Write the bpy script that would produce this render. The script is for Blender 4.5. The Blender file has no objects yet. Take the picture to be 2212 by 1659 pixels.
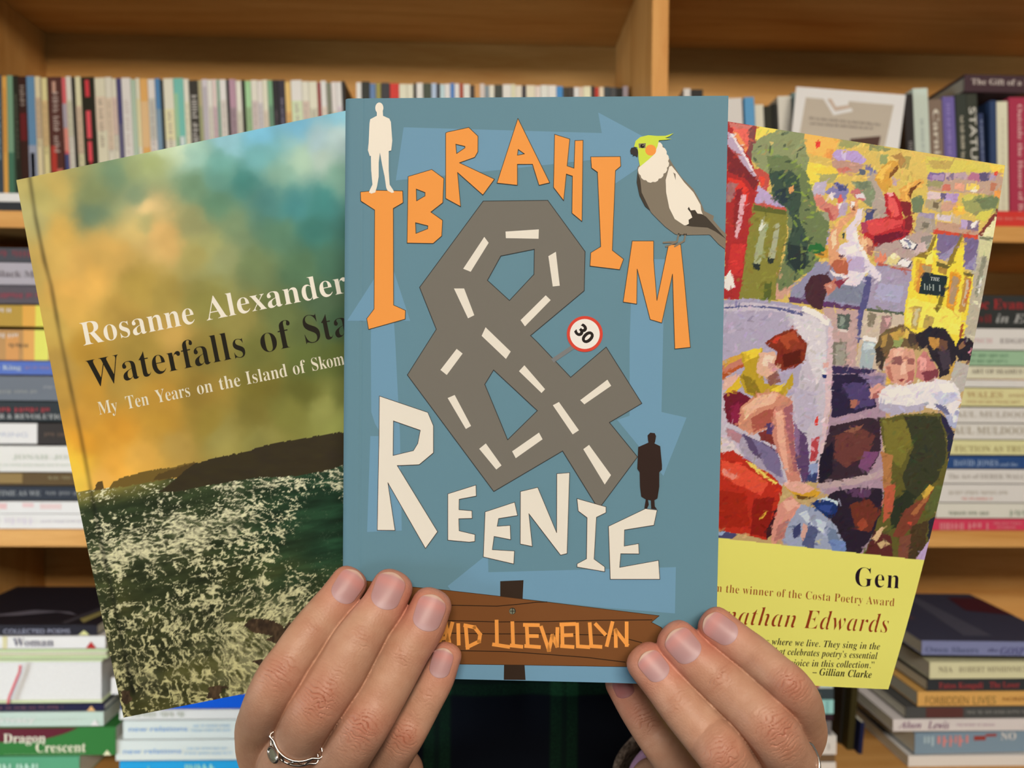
import bpy, bmesh, math, random
import numpy as np
from mathutils import Vector, Matrix
from mathutils.geometry import tessellate_polygon
from mathutils.bvhtree import BVHTree

S = bpy.context.scene
COL = S.collection
random.seed(7)

# ------------------------------------------------------------------ camera
IMG_W, IMG_H, FPX = 2212.0, 1659.0, 1670.0
CAM = np.array([0.0, 0.0, 1.35])


def cam_basis(yaw, pitch, roll):
    y, p, r = np.radians([yaw, pitch, roll])
    F = np.array([math.sin(y) * math.cos(p), math.cos(y) * math.cos(p), -math.sin(p)])
    R = np.array([math.cos(y), -math.sin(y), 0.0])
    U = np.cross(R, F)
    R2 = math.cos(r) * R + math.sin(r) * U
    return R2, np.cross(R2, F), F


RGT, UPV, FWD = cam_basis(1.998, 0.6155, 0.4877)
cam = bpy.data.cameras.new('camera')
cam.sensor_fit = 'HORIZONTAL'
cam.sensor_width = 36.0
cam.lens = FPX / IMG_W * 36.0
cam.clip_start = 0.01
cam.dof.use_dof = True
cam.dof.focus_distance = 0.288
cam.dof.aperture_fstop = 12.5
cam_o = bpy.data.objects.new('camera', cam)
COL.objects.link(cam_o)
cam_o.matrix_world = Matrix(((RGT[0], UPV[0], -FWD[0], CAM[0]), (RGT[1], UPV[1], -FWD[1], CAM[1]),
                             (RGT[2], UPV[2], -FWD[2], CAM[2]), (0, 0, 0, 1)))
S.camera = cam_o

# ------------------------------------------------------------------ light
S.view_settings.view_transform = 'Standard'
S.view_settings.look = 'None'
S.view_settings.gamma = 1.0
S.view_settings.use_curve_mapping = False
S.view_settings.exposure = -0.16
S.cycles.use_denoising = True
S.cycles.max_bounces = 6
S.cycles.diffuse_bounces = 1

world = bpy.data.worlds.new('room_daylight')
S.world = world
world.use_nodes = True
bg = world.node_tree.nodes['Background']
bg.inputs[0].default_value = (1.0, 0.93, 0.84, 1)
bg.inputs[1].default_value = 0.19


def area(name, loc, target, sx, sy, power, col):
    l = bpy.data.lights.new(name, 'AREA')
    l.shape = 'RECTANGLE'
    l.size, l.size_y, l.energy, l.color = sx, sy, power, col
    o = bpy.data.objects.new(name, l)
    o.location = loc
    o.rotation_euler = (Vector(target) - Vector(loc)).to_track_quat('-Z', 'Y').to_euler()
    COL.objects.link(o)
    return o


area('ceiling_lamp_light', (0.15, -1.6, 2.52), (0.1, 0.5, 1.3), 1.5, 0.8, 103, (1.0, 0.88, 0.74))
win = area('window_daylight', (-2.45, -0.35, 0.95), (-0.42, 0.83, 1.0), 1.0, 0.9, 3.2, (0.80, 0.92, 1.0))
win.data.spread = math.radians(34)

# ------------------------------------------------------------------ helpers
LIT = np.array([1.0, 0.94, 0.86])          # tint of the room's light, divided out of colours read from the photo


def lin(c):
    c = np.asarray(c, float) / 255.0
    return np.where(c <= 0.04045, c / 12.92, ((c + 0.055) / 1.055) ** 2.4)


def alb(c):
    return np.clip(lin(c) / LIT, 0.0, 0.9)


def ray(px, py):
    return RGT * ((px - IMG_W / 2) / FPX) - UPV * ((py - IMG_H / 2) / FPX) + FWD


def at(px, py, y):
    d = ray(px, py)
    return CAM + d * ((y - CAM[1]) / d[1])


def to_px(P):
    d = np.asarray(P) - CAM
    z = d @ FWD
    return np.stack([IMG_W / 2 + FPX * (d @ RGT) / z, IMG_H / 2 - FPX * (d @ UPV) / z], -1)


def nodes_mat(name, rough=0.5, spec=0.4):
    m = bpy.data.materials.new(name)
    m.use_nodes = True
    b = m.node_tree.nodes['Principled BSDF']
    b.inputs['Roughness'].default_value = rough
    b.inputs['Specular IOR Level'].default_value = spec
    return m, m.node_tree, b


def node(t, kind, **kw):
    n = t.nodes.new(kind)
    for k, v in kw.items():
        setattr(n, k, v)
    return n


def ramp(t, stops):
    r = t.nodes.new('ShaderNodeValToRGB')
    while len(r.color_ramp.elements) < len(stops):
        r.color_ramp.elements.new(0.5)
    for e, (p, c) in zip(r.color_ramp.elements, stops):
        e.position = p
        e.color = (c[0], c[1], c[2], 1)
    return r


def print_material(name, rough, spec, bump=0.0, scale=900.0):
    m, t, b = nodes_mat(name, rough, spec)
    a = node(t, 'ShaderNodeAttribute', attribute_name='Col')
    t.links.new(a.outputs['Color'], b.inputs['Base Color'])
    if bump:
        tc = node(t, 'ShaderNodeTexCoord')
        n = node(t, 'ShaderNodeTexNoise')
        n.inputs['Scale'].default_value = scale
        bp = node(t, 'ShaderNodeBump')
        bp.inputs['Strength'].default_value = bump
        bp.inputs['Distance'].default_value = 0.0003
        t.links.new(tc.outputs['Object'], n.inputs['Vector'])
        t.links.new(n.outputs['Fac'], bp.inputs['Height'])
        t.links.new(bp.outputs['Normal'], b.inputs['Normal'])
    return m


M_PRINT = print_material('printed_card', 0.5, 0.12)
M_MATT = print_material('matt_laminated_card', 0.6, 0.12, 0.04)
M_SPINE = print_material('shelf_book_cover', 0.5, 0.18)


def wood(name, axis, base, dark):
    m, t, b = nodes_mat(name, 0.5, 0.2)
    tc = node(t, 'ShaderNodeTexCoord')
    mp = node(t, 'ShaderNodeMapping')
    sc = [14.0, 14.0, 14.0]
    sc[axis] = 1.1
    mp.inputs['Scale'].default_value = sc
    n = node(t, 'ShaderNodeTexNoise')
    n.inputs['Scale'].default_value = 2.2
    n.inputs['Detail'].default_value = 6
    n.inputs['Distortion'].default_value = 0.8
    n2 = node(t, 'ShaderNodeTexNoise')
    n2.inputs['Scale'].default_value = 22
    n2.inputs['Detail'].default_value = 3
    mx = node(t, 'ShaderNodeMath', operation='MULTIPLY_ADD')
    mx.inputs[1].default_value = 0.35
    t.links.new(tc.outputs['Object'], mp.inputs['Vector'])
    t.links.new(mp.outputs['Vector'], n.inputs['Vector'])
    t.links.new(mp.outputs['Vector'], n2.inputs['Vector'])
    t.links.new(n2.outputs['Fac'], mx.inputs[0])
    t.links.new(n.outputs['Fac'], mx.inputs[2])
    r = ramp(t, [(0.45, dark), (0.85, base)])
    t.links.new(mx.outputs[0], r.inputs['Fac'])
    t.links.new(r.outputs['Color'], b.inputs['Base Color'])
    return m


W_BASE, W_DARK = alb((240, 180, 104)), alb((216, 148, 74))
M_WOODX = wood('beech_veneer_lengthwise', 0, W_BASE, W_DARK)
M_WOODZ = wood('beech_veneer_upright', 2, W_BASE, W_DARK)


def paper_material():
    m, t, b = nodes_mat('page_edges', 0.8, 0.2)
    tc = node(t, 'ShaderNodeTexCoord')
    n = node(t, 'ShaderNodeTexNoise')
    n.inputs['Scale'].default_value = 700
    a = node(t, 'ShaderNodeAttribute', attribute_name='Col')
    mx = node(t, 'ShaderNodeMix', data_type='RGBA', blend_type='MULTIPLY')
    r = ramp(t, [(0.35, (0.92, 0.92, 0.92)), (0.65, (1, 1, 1))])
    t.links.new(tc.outputs['Object'], n.inputs['Vector'])
    t.links.new(n.outputs['Fac'], r.inputs['Fac'])
    mx.inputs['Factor'].default_value = 1.0
    t.links.new(a.outputs['Color'], mx.inputs[6])
    t.links.new(r.outputs['Color'], mx.inputs[7])
    t.links.new(mx.outputs[2], b.inputs['Base Color'])
    return m


M_PAPER = paper_material()


def plain(name, c, rough=0.6, spec=0.3, metal=0.0):
    m, t, b = nodes_mat(name, rough, spec)
    b.inputs['Base Color'].default_value = (*[float(v) for v in c], 1)
    b.inputs['Metallic'].default_value = metal
    return m


def tag(o, label=None, cat=None, group=None, kind=None):
    for k, v in (('label', label), ('category', cat), ('group', group), ('kind', kind)):
        if v:
            o[k] = v
    return o


def empty(name, loc, rot=(0, 0, 0)):
    o = bpy.data.objects.new(name, None)
    o.empty_display_size = 0.02
    o.location = loc
    o.rotation_euler = rot
    COL.objects.link(o)
    return o


class MB:
    """collects polygons with a colour each; build() links them as one mesh object"""

    def __init__(self):
        self.v, self.f, self.c = [], [], []

    def poly(self, pts, col):
        n = len(self.v)
        self.v += [tuple(map(float, p)) for p in pts]
        self.f.append(tuple(range(n, n + len(pts))))
        self.c.append(col)

    def tris(self, pts, tris, col):
        n = len(self.v)
        self.v += [tuple(map(float, p)) for p in pts]
        for t in tris:
            self.f.append(tuple(n + i for i in t))
            self.c.append(col)

    def box(self, a, b, col):
        x0, y0, z0 = a
        x1, y1, z1 = b
        p = [(x0, y0, z0), (x1, y0, z0), (x1, y1, z0), (x0, y1, z0), (x0, y0, z1), (x1, y0, z1), (x1, y1, z1), (x0, y1, z1)]
        for q in ((3, 2, 1, 0), (4, 5, 6, 7), (0, 1, 5, 4), (1, 2, 6, 5), (2, 3, 7, 6), (3, 0, 4, 7)):
            self.poly([p[i] for i in q], col)

    def build(self, name, mat, parent=None, origin=(0, 0, 0), bevel=0.0, smooth=False):
        me = bpy.data.meshes.new(name)
        o3 = np.array(origin)
        me.from_pydata([tuple(np.array(p) - o3) for p in self.v], [], self.f)
        at_ = me.attributes.new('Col', 'FLOAT_COLOR', 'CORNER')
        arr = []
        for f, c in zip(self.f, self.c):
            arr += [c[0], c[1], c[2], 1.0] * len(f)
        at_.data.foreach_set('color', np.array(arr, np.float32))
        me.materials.append(mat)
        if smooth:
            me.polygons.foreach_set('use_smooth', [True] * len(me.polygons))
        o = bpy.data.objects.new(name, me)
        COL.objects.link(o)
        if parent:
            o.parent = parent
        if bevel:
            bm = bmesh.new()
            bm.from_mesh(me)
            bmesh.ops.remove_doubles(bm, verts=bm.verts, dist=1e-6)
            bm.to_mesh(me)
            bm.free()
            md = o.modifiers.new('bevel', 'BEVEL')
            md.width = bevel
            md.segments = 2
        return o


# lettering: text curves turned into flat triangles, cached
_txt = {}


def styled(s, st):
    if st == 'sans':
        return s
    base = {'b': (0x1D400, 0x1D41A, 0x1D7CE), 'i': (0x1D434, 0x1D44E, 0x1D7CE), 'bi': (0x1D468, 0x1D482, 0x1D7CE)}[st]
    out = ''
    for c in s:
        if 'A' <= c <= 'Z':
            out += chr(base[0] + ord(c) - 65)
        elif 'a' <= c <= 'z':
            out += chr(base[1] + ord(c) - 97) if not (st == 'i' and c == 'h') else '\u210e'
        elif '0' <= c <= '9':
            out += chr(base[2] + ord(c) - 48)
        else:
            out += c
    return out


def text2d(s, st='sans', off=0.0, space=1.0):
    """points scaled so the line is 1 wide and a capital is 1 high, plus triangles"""
    key = (s, st, off, space)
    if key in _txt:
        return _txt[key]
    cu = bpy.data.curves.new('t', 'FONT')
    cu.body = styled(s, st)
    cu.size = 1.0
    cu.offset = off
    cu.space_character = space
    cu.resolution_u = 4
    o = bpy.data.objects.new('t', cu)
    COL.objects.link(o)
    dg = bpy.context.evaluated_depsgraph_get()
    me = bpy.data.meshes.new_from_object(o.evaluated_get(dg))
    v = np.empty(len(me.vertices) * 3)
    me.vertices.foreach_get('co', v)
    v = v.reshape(-1, 3)[:, :2]
    me.calc_loop_triangles()
    tr = [tuple(t.vertices) for t in me.loop_triangles]
    bpy.data.objects.remove(o)
    bpy.data.curves.remove(cu)
    bpy.data.meshes.remove(me)
    cap = {'sans': 0.72, 'b': 0.676, 'i': 0.66, 'bi': 0.67}[st]
    x0, x1 = v[:, 0].min(), v[:, 0].max()
    v = np.stack([(v[:, 0] - x0) / (x1 - x0), v[:, 1] / cap], -1)
    _txt[key] = (v, tr)
    return _txt[key]


def smudge(x0, x1, y0, y1, seed):
    """word-like rows of small strokes for print too blurred to read; yields (x0,x1,y0,y1)"""
    r = random.Random(seed)
    h = abs(y1 - y0)
    x = x0
    out = []
    while x < x1:
        for _ in range(r.randint(3, 8)):
            w = h * r.uniform(0.16, 0.3)
            if x + w > x1:
                break
            k = r.random()
            out.append((x, x + w, y0 + (y1 - y0) * (0.0 if k > .35 else .3), y1))
            if k > .6:
                out.append((x + w, x + w * 2.0, y0 + (y1 - y0) * .42, y0 + (y1 - y0) * .62))
                x += w
            x += w * 2.0
        x += h * 0.55
    return out

# ------------------------------------------------------------------ room and bookcase
Z1, Z2, ZB = 1.5287, 1.1733, 0.9155     # tops of the two shelves and of the deeper base
YF, YB = 0.88, 1.135                   # front edges and back panel
BOARD = 0.019
DIV = at(1408, 150, YF)[0]
LEFT_IN = at(100, 90, YB)[0]
ZTOP = at(700, 88, YB)[2]
RIGHT_IN = DIV + BOARD + 0.83

plaster = plain('painted_plaster', alb((205, 198, 185)), 0.9, 0.1)
for nm, a, b, c in (('floor', (-3, -3, -0.02), (3, 1.6, 0.0), (58, 56, 60)), ('wall_back', (-3, 1.2, 0), (3, 1.3, 2.6), (215, 208, 195)),
                    ('ceiling', (-3, -3, 2.6), (3, 1.6, 2.62), (235, 232, 225))):
    g = MB()
    g.box(a, b, alb(c))
    mm, t, bs = nodes_mat(nm + '_finish', 0.85, 0.15)
    n = node(t, 'ShaderNodeTexNoise')
    n.inputs['Scale'].default_value = 60
    lo, hi = alb(c) * 0.9, alb(c)
    r = ramp(t, [(0.3, lo), (0.7, hi)])
    t.links.new(n.outputs['Fac'], r.inputs['Fac'])
    t.links.new(r.outputs['Color'], bs.inputs['Base Color'])
    tag(g.build(nm, mm), kind='structure')

g = MB()
for a, b in (((-2.62, -3, 0), (-2.54, -1.0, 2.6)), ((-2.62, 0.3, 0), (-2.54, 1.2, 2.6)), ((-2.62, -1.0, 0), (-2.54, 0.3, 0.4)), ((-2.62, -1.0, 1.5), (-2.54, 0.3, 2.6))):
    g.box(a, b, alb((215, 208, 195)))
tag(g.build('wall_left', plaster), kind='structure')
g = MB()
for a, b in (((-2.62, -1.0, .4), (-2.54, -.95, 1.5)), ((-2.62, .25, .4), (-2.54, .3, 1.5)), ((-2.62, -.95, .4), (-2.54, .25, .45)), ((-2.62, -.95, 1.45), (-2.54, .25, 1.5)), ((-2.6, -.37, .45), (-2.56, -.33, 1.45))):
    g.box(a, b, alb((235, 232, 226)))
tag(g.build('window_1', plain('white_gloss_paint', alb((235, 232, 226)), .4)), kind='structure')

lamp = empty('ceiling_lamp', (0.15, -1.6, 2.6))
g = MB()
g.box((-0.6, -2.0, 2.535), (0.9, -1.2, 2.6), (.8, .8, .8))
g.build('housing', plain('white_enamel', (.8, .8, .78), 0.4), lamp, lamp.location)
tag(lamp, 'white rectangular ceiling lamp above the reading room', 'lamp')

case = empty('bookcase', (DIV, YB, 0.0))
tag(case, 'beech veneer bookcase full of books with an upright divider', 'bookcase')


def board(name, a, b, mat):
    g = MB()
    g.box(a, b, W_BASE)
    return g.build(name, mat, case, case.location, 0.0008)


board('side_panel', (LEFT_IN - BOARD, YF, 0), (LEFT_IN, YB, 2.2), M_WOODZ)
board('side_panel', (RIGHT_IN, YF, 0), (RIGHT_IN + BOARD, YB, 2.2), M_WOODZ)
board('divider', (DIV, YF, ZB), (DIV + BOARD, YB, 2.2), M_WOODZ)
board('back_panel', (LEFT_IN - BOARD, YB, 0), (RIGHT_IN + BOARD, YB + 0.008, 2.2), M_WOODX)
for zt in (ZTOP + BOARD, Z1, Z2, 2.2):
    board('shelf', (LEFT_IN, YF, zt - BOARD), (DIV, YB, zt), M_WOODX)
    board('shelf', (DIV + BOARD, YF, zt - BOARD), (RIGHT_IN, YB, zt), M_WOODX)
board('base_top', (LEFT_IN - BOARD, 0.79, ZB - 0.025), (RIGHT_IN + BOARD, YB, ZB), M_WOODX)
for xa, xb in ((LEFT_IN, DIV - 0.005), (DIV + 0.024, RIGHT_IN)):
    m_ = (xa + xb) / 2
    board('cupboard_door', (xa, 0.80, 0.08), (m_ - 0.002, 0.818, ZB - 0.03), M_WOODZ)
    board('cupboard_door', (m_ + 0.002, 0.80, 0.08), (xb, 0.818, ZB - 0.03), M_WOODZ)
board('plinth', (LEFT_IN, 0.83, 0), (RIGHT_IN, 0.85, 0.08), M_WOODX)

# ------------------------------------------------------------------ books on the shelves
PAGE = (222, 212, 190)



def alb(c):                                # the shelf stands in a dimmer part of the room's light
    return np.clip(lin(c) / (LIT * 0.77), 0.0, 0.9)


def ordinal(n):
    return '%d%s' % (n, 'th' if 10 <= n % 100 <= 20 else {1: 'st', 2: 'nd', 3: 'rd'}.get(n % 10, 'th'))


def prism(g, prof, ext, c):
    """closed outline pushed along ext; the 8-point outline is a U"""
    q = [tuple(np.array(p) + np.array(ext)) for p in prof]
    n = len(prof)
    for i in range(n):
        j = (i + 1) % n
        g.poly([prof[i], prof[j], q[j], q[i]], c)
    for L, r in ((prof, False), (q, True)):
        for quad in ((0, 1, 6, 7), (1, 2, 5, 6), (2, 3, 4, 5)):
            P = [L[i] for i in quad]
            g.poly(P if r else P[::-1], c)


def standing(x0, x1, ytop, col, y, lean, label, group, marks=(), text=None, depth=0.128, name='paperback', zbase=None, hard=False):
    """a book standing on its tail, spine to the room; x0..x1 and ytop are read at the head of the spine"""
    a = math.radians(lean)
    zb = Z1 if zbase is None else zbase
    A, B = at(x0, ytop, y), at(x1, ytop, y)
    w = (B[0] - A[0]) * math.cos(a) - 0.0003
    h = (A[2] - zb) / math.cos(a)
    root = empty(name, (A[0] + h * math.sin(a), y, zb + .0005), (0, -a, 0))
    h -= .0005
    tag(root, label, 'book', group)
    c = alb(col)
    g = MB()
    b = 0.0022 if hard else 0.0006
    U = [(0, depth), (0, 0), (w, 0), (w, depth), (w - b * .9, depth), (w - b * .9, b), (b * .9, b), (b * .9, depth)]
    prism(g, [(x, y, 0) for x, y in U], (0, 0, h), c)
    g.build('cover', M_SPINE, root, bevel=b * .4)
    g = MB()
    k = 0.003 if hard else 0.0003
    g.box((b * .9, b, k), (w - b * .9, depth - k, h - k), alb(PAGE))
    g.build('page_block', M_PAPER, root)
    if marks or text:
        g = MB()
        e = -0.00025
        for (u0, u1, v0, v1, mc) in marks:
            g.poly([(u0 * w, e, h * (1 - v1)), (u1 * w, e, h * (1 - v1)), (u1 * w, e, h * (1 - v0)), (u0 * w, e, h * (1 - v0))], alb(mc))
        for tx in (text or []):
            s, st, v0, v1, u0, u1, mc = tx
            if s is None:
                for (p0, p1, q0, q1) in smudge(v0 * h, v1 * h, u1 * w, u0 * w, int(x0)):
                    g.poly([(q0, e * 1.6, h - p0), (q0, e * 1.6, h - p1), (q1, e * 1.6, h - p1), (q1, e * 1.6, h - p0)], alb(mc))
            else:
                v, tr = text2d(s, st)
                P = [((u0 + (u1 - u0) * q[1]) * w, e * 1.6, h - (v0 + (v1 - v0) * q[0]) * h) for q in v]
                g.tris(P, tr, alb(mc))
        g.build('spine_lettering', M_SPINE, root)
    return root


W_, K_ = (238, 222, 196), (44, 42, 40)
upper_left = [
    (-46, -24, (150, 60, 50), 'brick red'), (-24, -10, (210, 190, 150), 'cream'), (-10, 3.5, (62, 76, 88), 'slate'),
    (3.7, 14, (232, 165, 82), 'orange'), (14.3, 27, (120, 158, 130), 'sage green'), (27.3, 38, (40, 42, 34), 'black'), (38.3, 56, (56, 34, 30), 'dark brown'),
    (56.3, 74, (98, 138, 172), 'blue'), (74.3, 86, (222, 204, 165), 'cream'), (86.3, 88.4, (150, 140, 120), 'grey'), (88.6, 101, (230, 206, 150), 'yellow cream'),
    (101.4, 132, (84, 50, 44), 'brown'), (132.2, 141, (212, 100, 104), 'pink'), (141.2, 153, (235, 224, 198), 'white'), (153.2, 161, (42, 40, 34), 'black'),
    (161.2, 173.6, (222, 212, 172), 'cream'), (174, 203, (42, 40, 30), 'black'), (203.4, 226, (236, 216, 184), 'cream'), (226.3, 240, (240, 220, 192), 'white'),
    (240.3, 250.3, (236, 212, 190), 'blush'), (250.6, 261, (74, 70, 112), 'navy'), (261.3, 281, (228, 212, 202), 'white'), (281.3, 292, (172, 190, 166), 'grey green'),
    (292.2, 300.8, (238, 218, 186), 'cream'), (301, 318, (234, 165, 95), 'orange'), (318.3, 333.5, (224, 208, 198), 'white'), (333.8, 344.6, (82, 128, 168), 'blue'),
    (345, 351.6, (58, 62, 58), 'black'), (352, 373.6, (242, 222, 188), 'cream'), (374, 395.3, (115, 182, 166), 'teal'), (395.6, 406.8, (228, 222, 192), 'pale green'),
    (407.2, 426.8, (58, 54, 48), 'black'), (427, 435, (176, 166, 126), 'olive'), (435.2, 447, (202, 192, 192), 'grey'), (447.2, 457.4, (240, 224, 198), 'white'),
    (457.6, 467, (216, 196, 186), 'blush'), (467.2, 473, (140, 170, 145), 'green'), (473.4, 487.6, (236, 226, 206), 'white'), (487.9, 493.6, (48, 46, 44), 'black'),
    (493.9, 508.4, (176, 140, 152), 'purple'), (508.7, 520.6, (228, 214, 194), 'cream'), (520.9, 528.3, (46, 46, 38), 'black'), (528.6, 541, (160, 200, 146), 'light green'),
    (541.3, 555, (226, 210, 192), 'white'), (555.3, 566, (226, 208, 196), 'blush'), (566.2, 577, (232, 218, 186), 'cream'), (577.3, 587.6, (122, 166, 126), 'green'),
    (588, 600, (46, 44, 46), 'black'), (600.3, 614.6, (54, 50, 58), 'dark navy'), (615, 627.2, (226, 182, 112), 'orange'), (627.5, 651.3, (234, 222, 200), 'white'),
    (651.6, 666, (228, 214, 190), 'cream'), (666.3, 684.3, (226, 212, 186), 'cream'), (684.6, 691.6, (150, 74, 70), 'maroon'), (692, 704, (234, 222, 202), 'white'),
    (704.3, 714.6, (126, 126, 106), 'grey green'), (715, 726, (224, 208, 200), 'blush'), (726.2, 737, (234, 218, 208), 'white'), (737.3, 744.5, (50, 48, 45), 'black'),
    (749.3, 759, (44, 44, 46), 'black'), (762.5, 767.2, (56, 62, 74), 'navy'), (769.5, 780.6, (232, 220, 200), 'white'), (781, 798.8, (50, 52, 46), 'black'),
    (799, 811.6, (100, 126, 162), 'blue'), (812, 822.6, (152, 142, 76), 'olive'), (823, 842, (60, 58, 60), 'charcoal'), (842.4, 862, (202, 58, 50), 'red'),
    (862.3, 879, (236, 212, 184), 'cream'), (879.3, 893, (236, 210, 184), 'blush'), (893.4, 899.4, (48, 46, 40), 'black'), (899.7, 913.6, (236, 222, 200), 'white'),
    (914, 931.6, (70, 76, 62), 'dark green'), (932, 943, (172, 186, 206), 'pale blue'), (943.3, 950.2, (50, 48, 54), 'black'), (950.5, 960.4, (184, 204, 212), 'pale blue'),
    (960.7, 972.4, (230, 218, 204), 'white'), (972.7, 981.6, (84, 126, 182), 'blue'), (982, 992.4, (228, 216, 208), 'white'), (992.7, 1000.6, (166, 74, 52), 'rust'),
    (1001, 1015.2, (236, 222, 196), 'white'), (1015.6, 1025.4, (60, 54, 50), 'black'), (1025.8, 1036.2, (192, 142, 86), 'tan'), (1036.6, 1047, (204, 190, 178), 'grey'),
    (1047.2, 1056.8, (122, 136, 140), 'grey blue'), (1057, 1067.8, (216, 226, 192), 'pale green'), (1068.2, 1085.6, (62, 66, 58), 'dark green'), (1086, 1104.6, (234, 220, 198), 'cream'),
    (1104.9, 1113.2, (236, 218, 176), 'yellow cream'), (1113.5, 1127.6, (228, 206, 186), 'blush'), (1128, 1136.4, (54, 50, 56), 'black'), (1136.8, 1156, (224, 206, 178), 'cream'),
    (1156.3, 1167.6, (224, 200, 186), 'blush'), (1168, 1184, (214, 216, 198), 'pale green'), (1184.3, 1202, (230, 216, 200), 'white'), (1202.6, 1216, (66, 132, 186), 'blue'),
    (1216.4, 1224.6, (66, 60, 48), 'black'), (1225, 1239.6, (62, 54, 48), 'dark brown'), (1240, 1251, (234, 214, 204), 'blush'), (1251.3, 1260, (216, 194, 172), 'tan'),
    (1260.3, 1276.8, (230, 210, 176), 'cream'), (1277.2, 1285, (56, 44, 44), 'black'), (1285.3, 1294, (184, 58, 44), 'red'), (1294.3, 1304.6, (230, 200, 172), 'cream'),
    (1305, 1318, (54, 62, 66), 'dark slate'), (1318.3, 1332, (74, 74, 74), 'charcoal'), (1332.3, 1345.4, (40, 38, 34), 'black'), (1345.8, 1357, (166, 152, 156), 'lilac grey'),
]
special = {
    3: ([], [(None, '', .08, .5, .3, .7, (205, 130, 60))]),
    4: ([(0, 1, .5, 1, (72, 118, 96))], None),
    6: ([(.1, .9, .24, .42, (100, 34, 36))], [(None, '', .06, .22, .2, .8, (150, 138, 128))]),
    7: ([(0, 1, .45, .75, (150, 158, 176)), (0, 1, .75, 1, (146, 162, 166)), (.2, .7, .5, .72, (168, 120, 130))], None),
    11: ([(.1, .5, .45, .62, (175, 60, 50)), (.5, .9, .6, .8, (190, 110, 95)), (.1, .4, .72, .95, (170, 60, 45)), (.5, .85, .85, 1, (175, 85, 70)), (.35, .6, .03, .1, (190, 150, 130))],
         [(None, '', .1, .5, .35, .75, (180, 160, 150))]),
    12: ([(0, 1, .17, .33, (170, 160, 170)), (0, 1, .33, .48, (215, 140, 125)), (0, 1, .5, 1, (72, 80, 125))], None),
    16: ([(.3, .62, .02, .13, (200, 62, 70)), (.28, .62, .22, .4, (232, 84, 92)), (.3, .6, .42, .55, (228, 78, 88)), (.38, .55, .55, .7, (160, 50, 55)), (.34, .62, .72, .86, (228, 120, 120))], None),
    20: ([(0, 1, .3, .7, (96, 92, 118))], None),
    21: ([(0, 1, .75, 1, (206, 186, 196))], [(None, '', .15, .5, .25, .75, (200, 188, 180))]),
    22: ([(0, 1, .5, .75, (166, 182, 180)), (0, 1, .85, 1, (150, 172, 196))], None),
    24: ([(0, 1, .15, .45, (230, 180, 130)), (0, 1, .75, 1, (215, 180, 150))], None),
    26: ([(0, 1, .2, .5, (120, 146, 164))], None),
    29: ([(0, .4, .1, 1, (150, 190, 150)), (.3, .9, .38, .44, (200, 220, 224)), (.4, 1, .44, 1, (110, 186, 208))], None),
    31: ([], [(None, '', .1, .6, .2, .85, (178, 172, 162)), (None, '', .66, .95, .25, .8, (178, 172, 162))]),
    33: ([(.2, .8, .05, .6, (176, 168, 170))], None),
    47: ([], [(None, '', .2, .9, .3, .7, (110, 98, 102))]),
    67: ([(0, .55, .22, .4, (240, 228, 220))], None),
}
prev, nth = None, 0
for i, (x0, x1, c, nm) in enumerate(upper_left):
    if x0 in (-46, -24, 749.3, 762.5):     # outside the picture, or where the row has a gap
        continue
    nth += 1
    lean = 1.2 if x0 < 27 else 2.3 if x0 < 110 else 3.1 if x0 < 752 else 1.1
    r_ = random.Random(i * 13 + 5)
    yt = 163.5 + max(x0, 0) * 0.0172 + r_.choice((-1, 0, 0, 1, 2, 3))
    marks, text = special.get(i, ([], None))
    if i not in special and sum(c) > 330:
        k = r_.uniform(.12, .2)
        tint = tuple(int(v * r_.uniform(.86, .95)) for v in c)
        marks = [(0, 1, k, k + r_.uniform(.2, .34), tint)]
        text = [(None, '', k + .02, k + r_.uniform(.25, .5), .3, .7, tuple(int(v * .68) for v in c))] if x1 - x0 > 9 else None
    elif i not in special:
        text = [(None, '', .12, .55, .3, .7, tuple(min(255, int(v * 2.2) + 20) for v in c))] if x1 - x0 > 9 else None
    size = 'thick' if x1 - x0 > 17 else 'slim' if x1 - x0 < 10 else 'narrow'
    lab = '%s %s paperback, %s from left in the upper left row' % (size, nm, ordinal(nth))
    if prev:
        lab += ', after %s' % prev
    standing(x0, x1, yt, c, 1.0, lean, lab, 'paperbacks in the upper left row', marks, text)
    prev = nm

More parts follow.
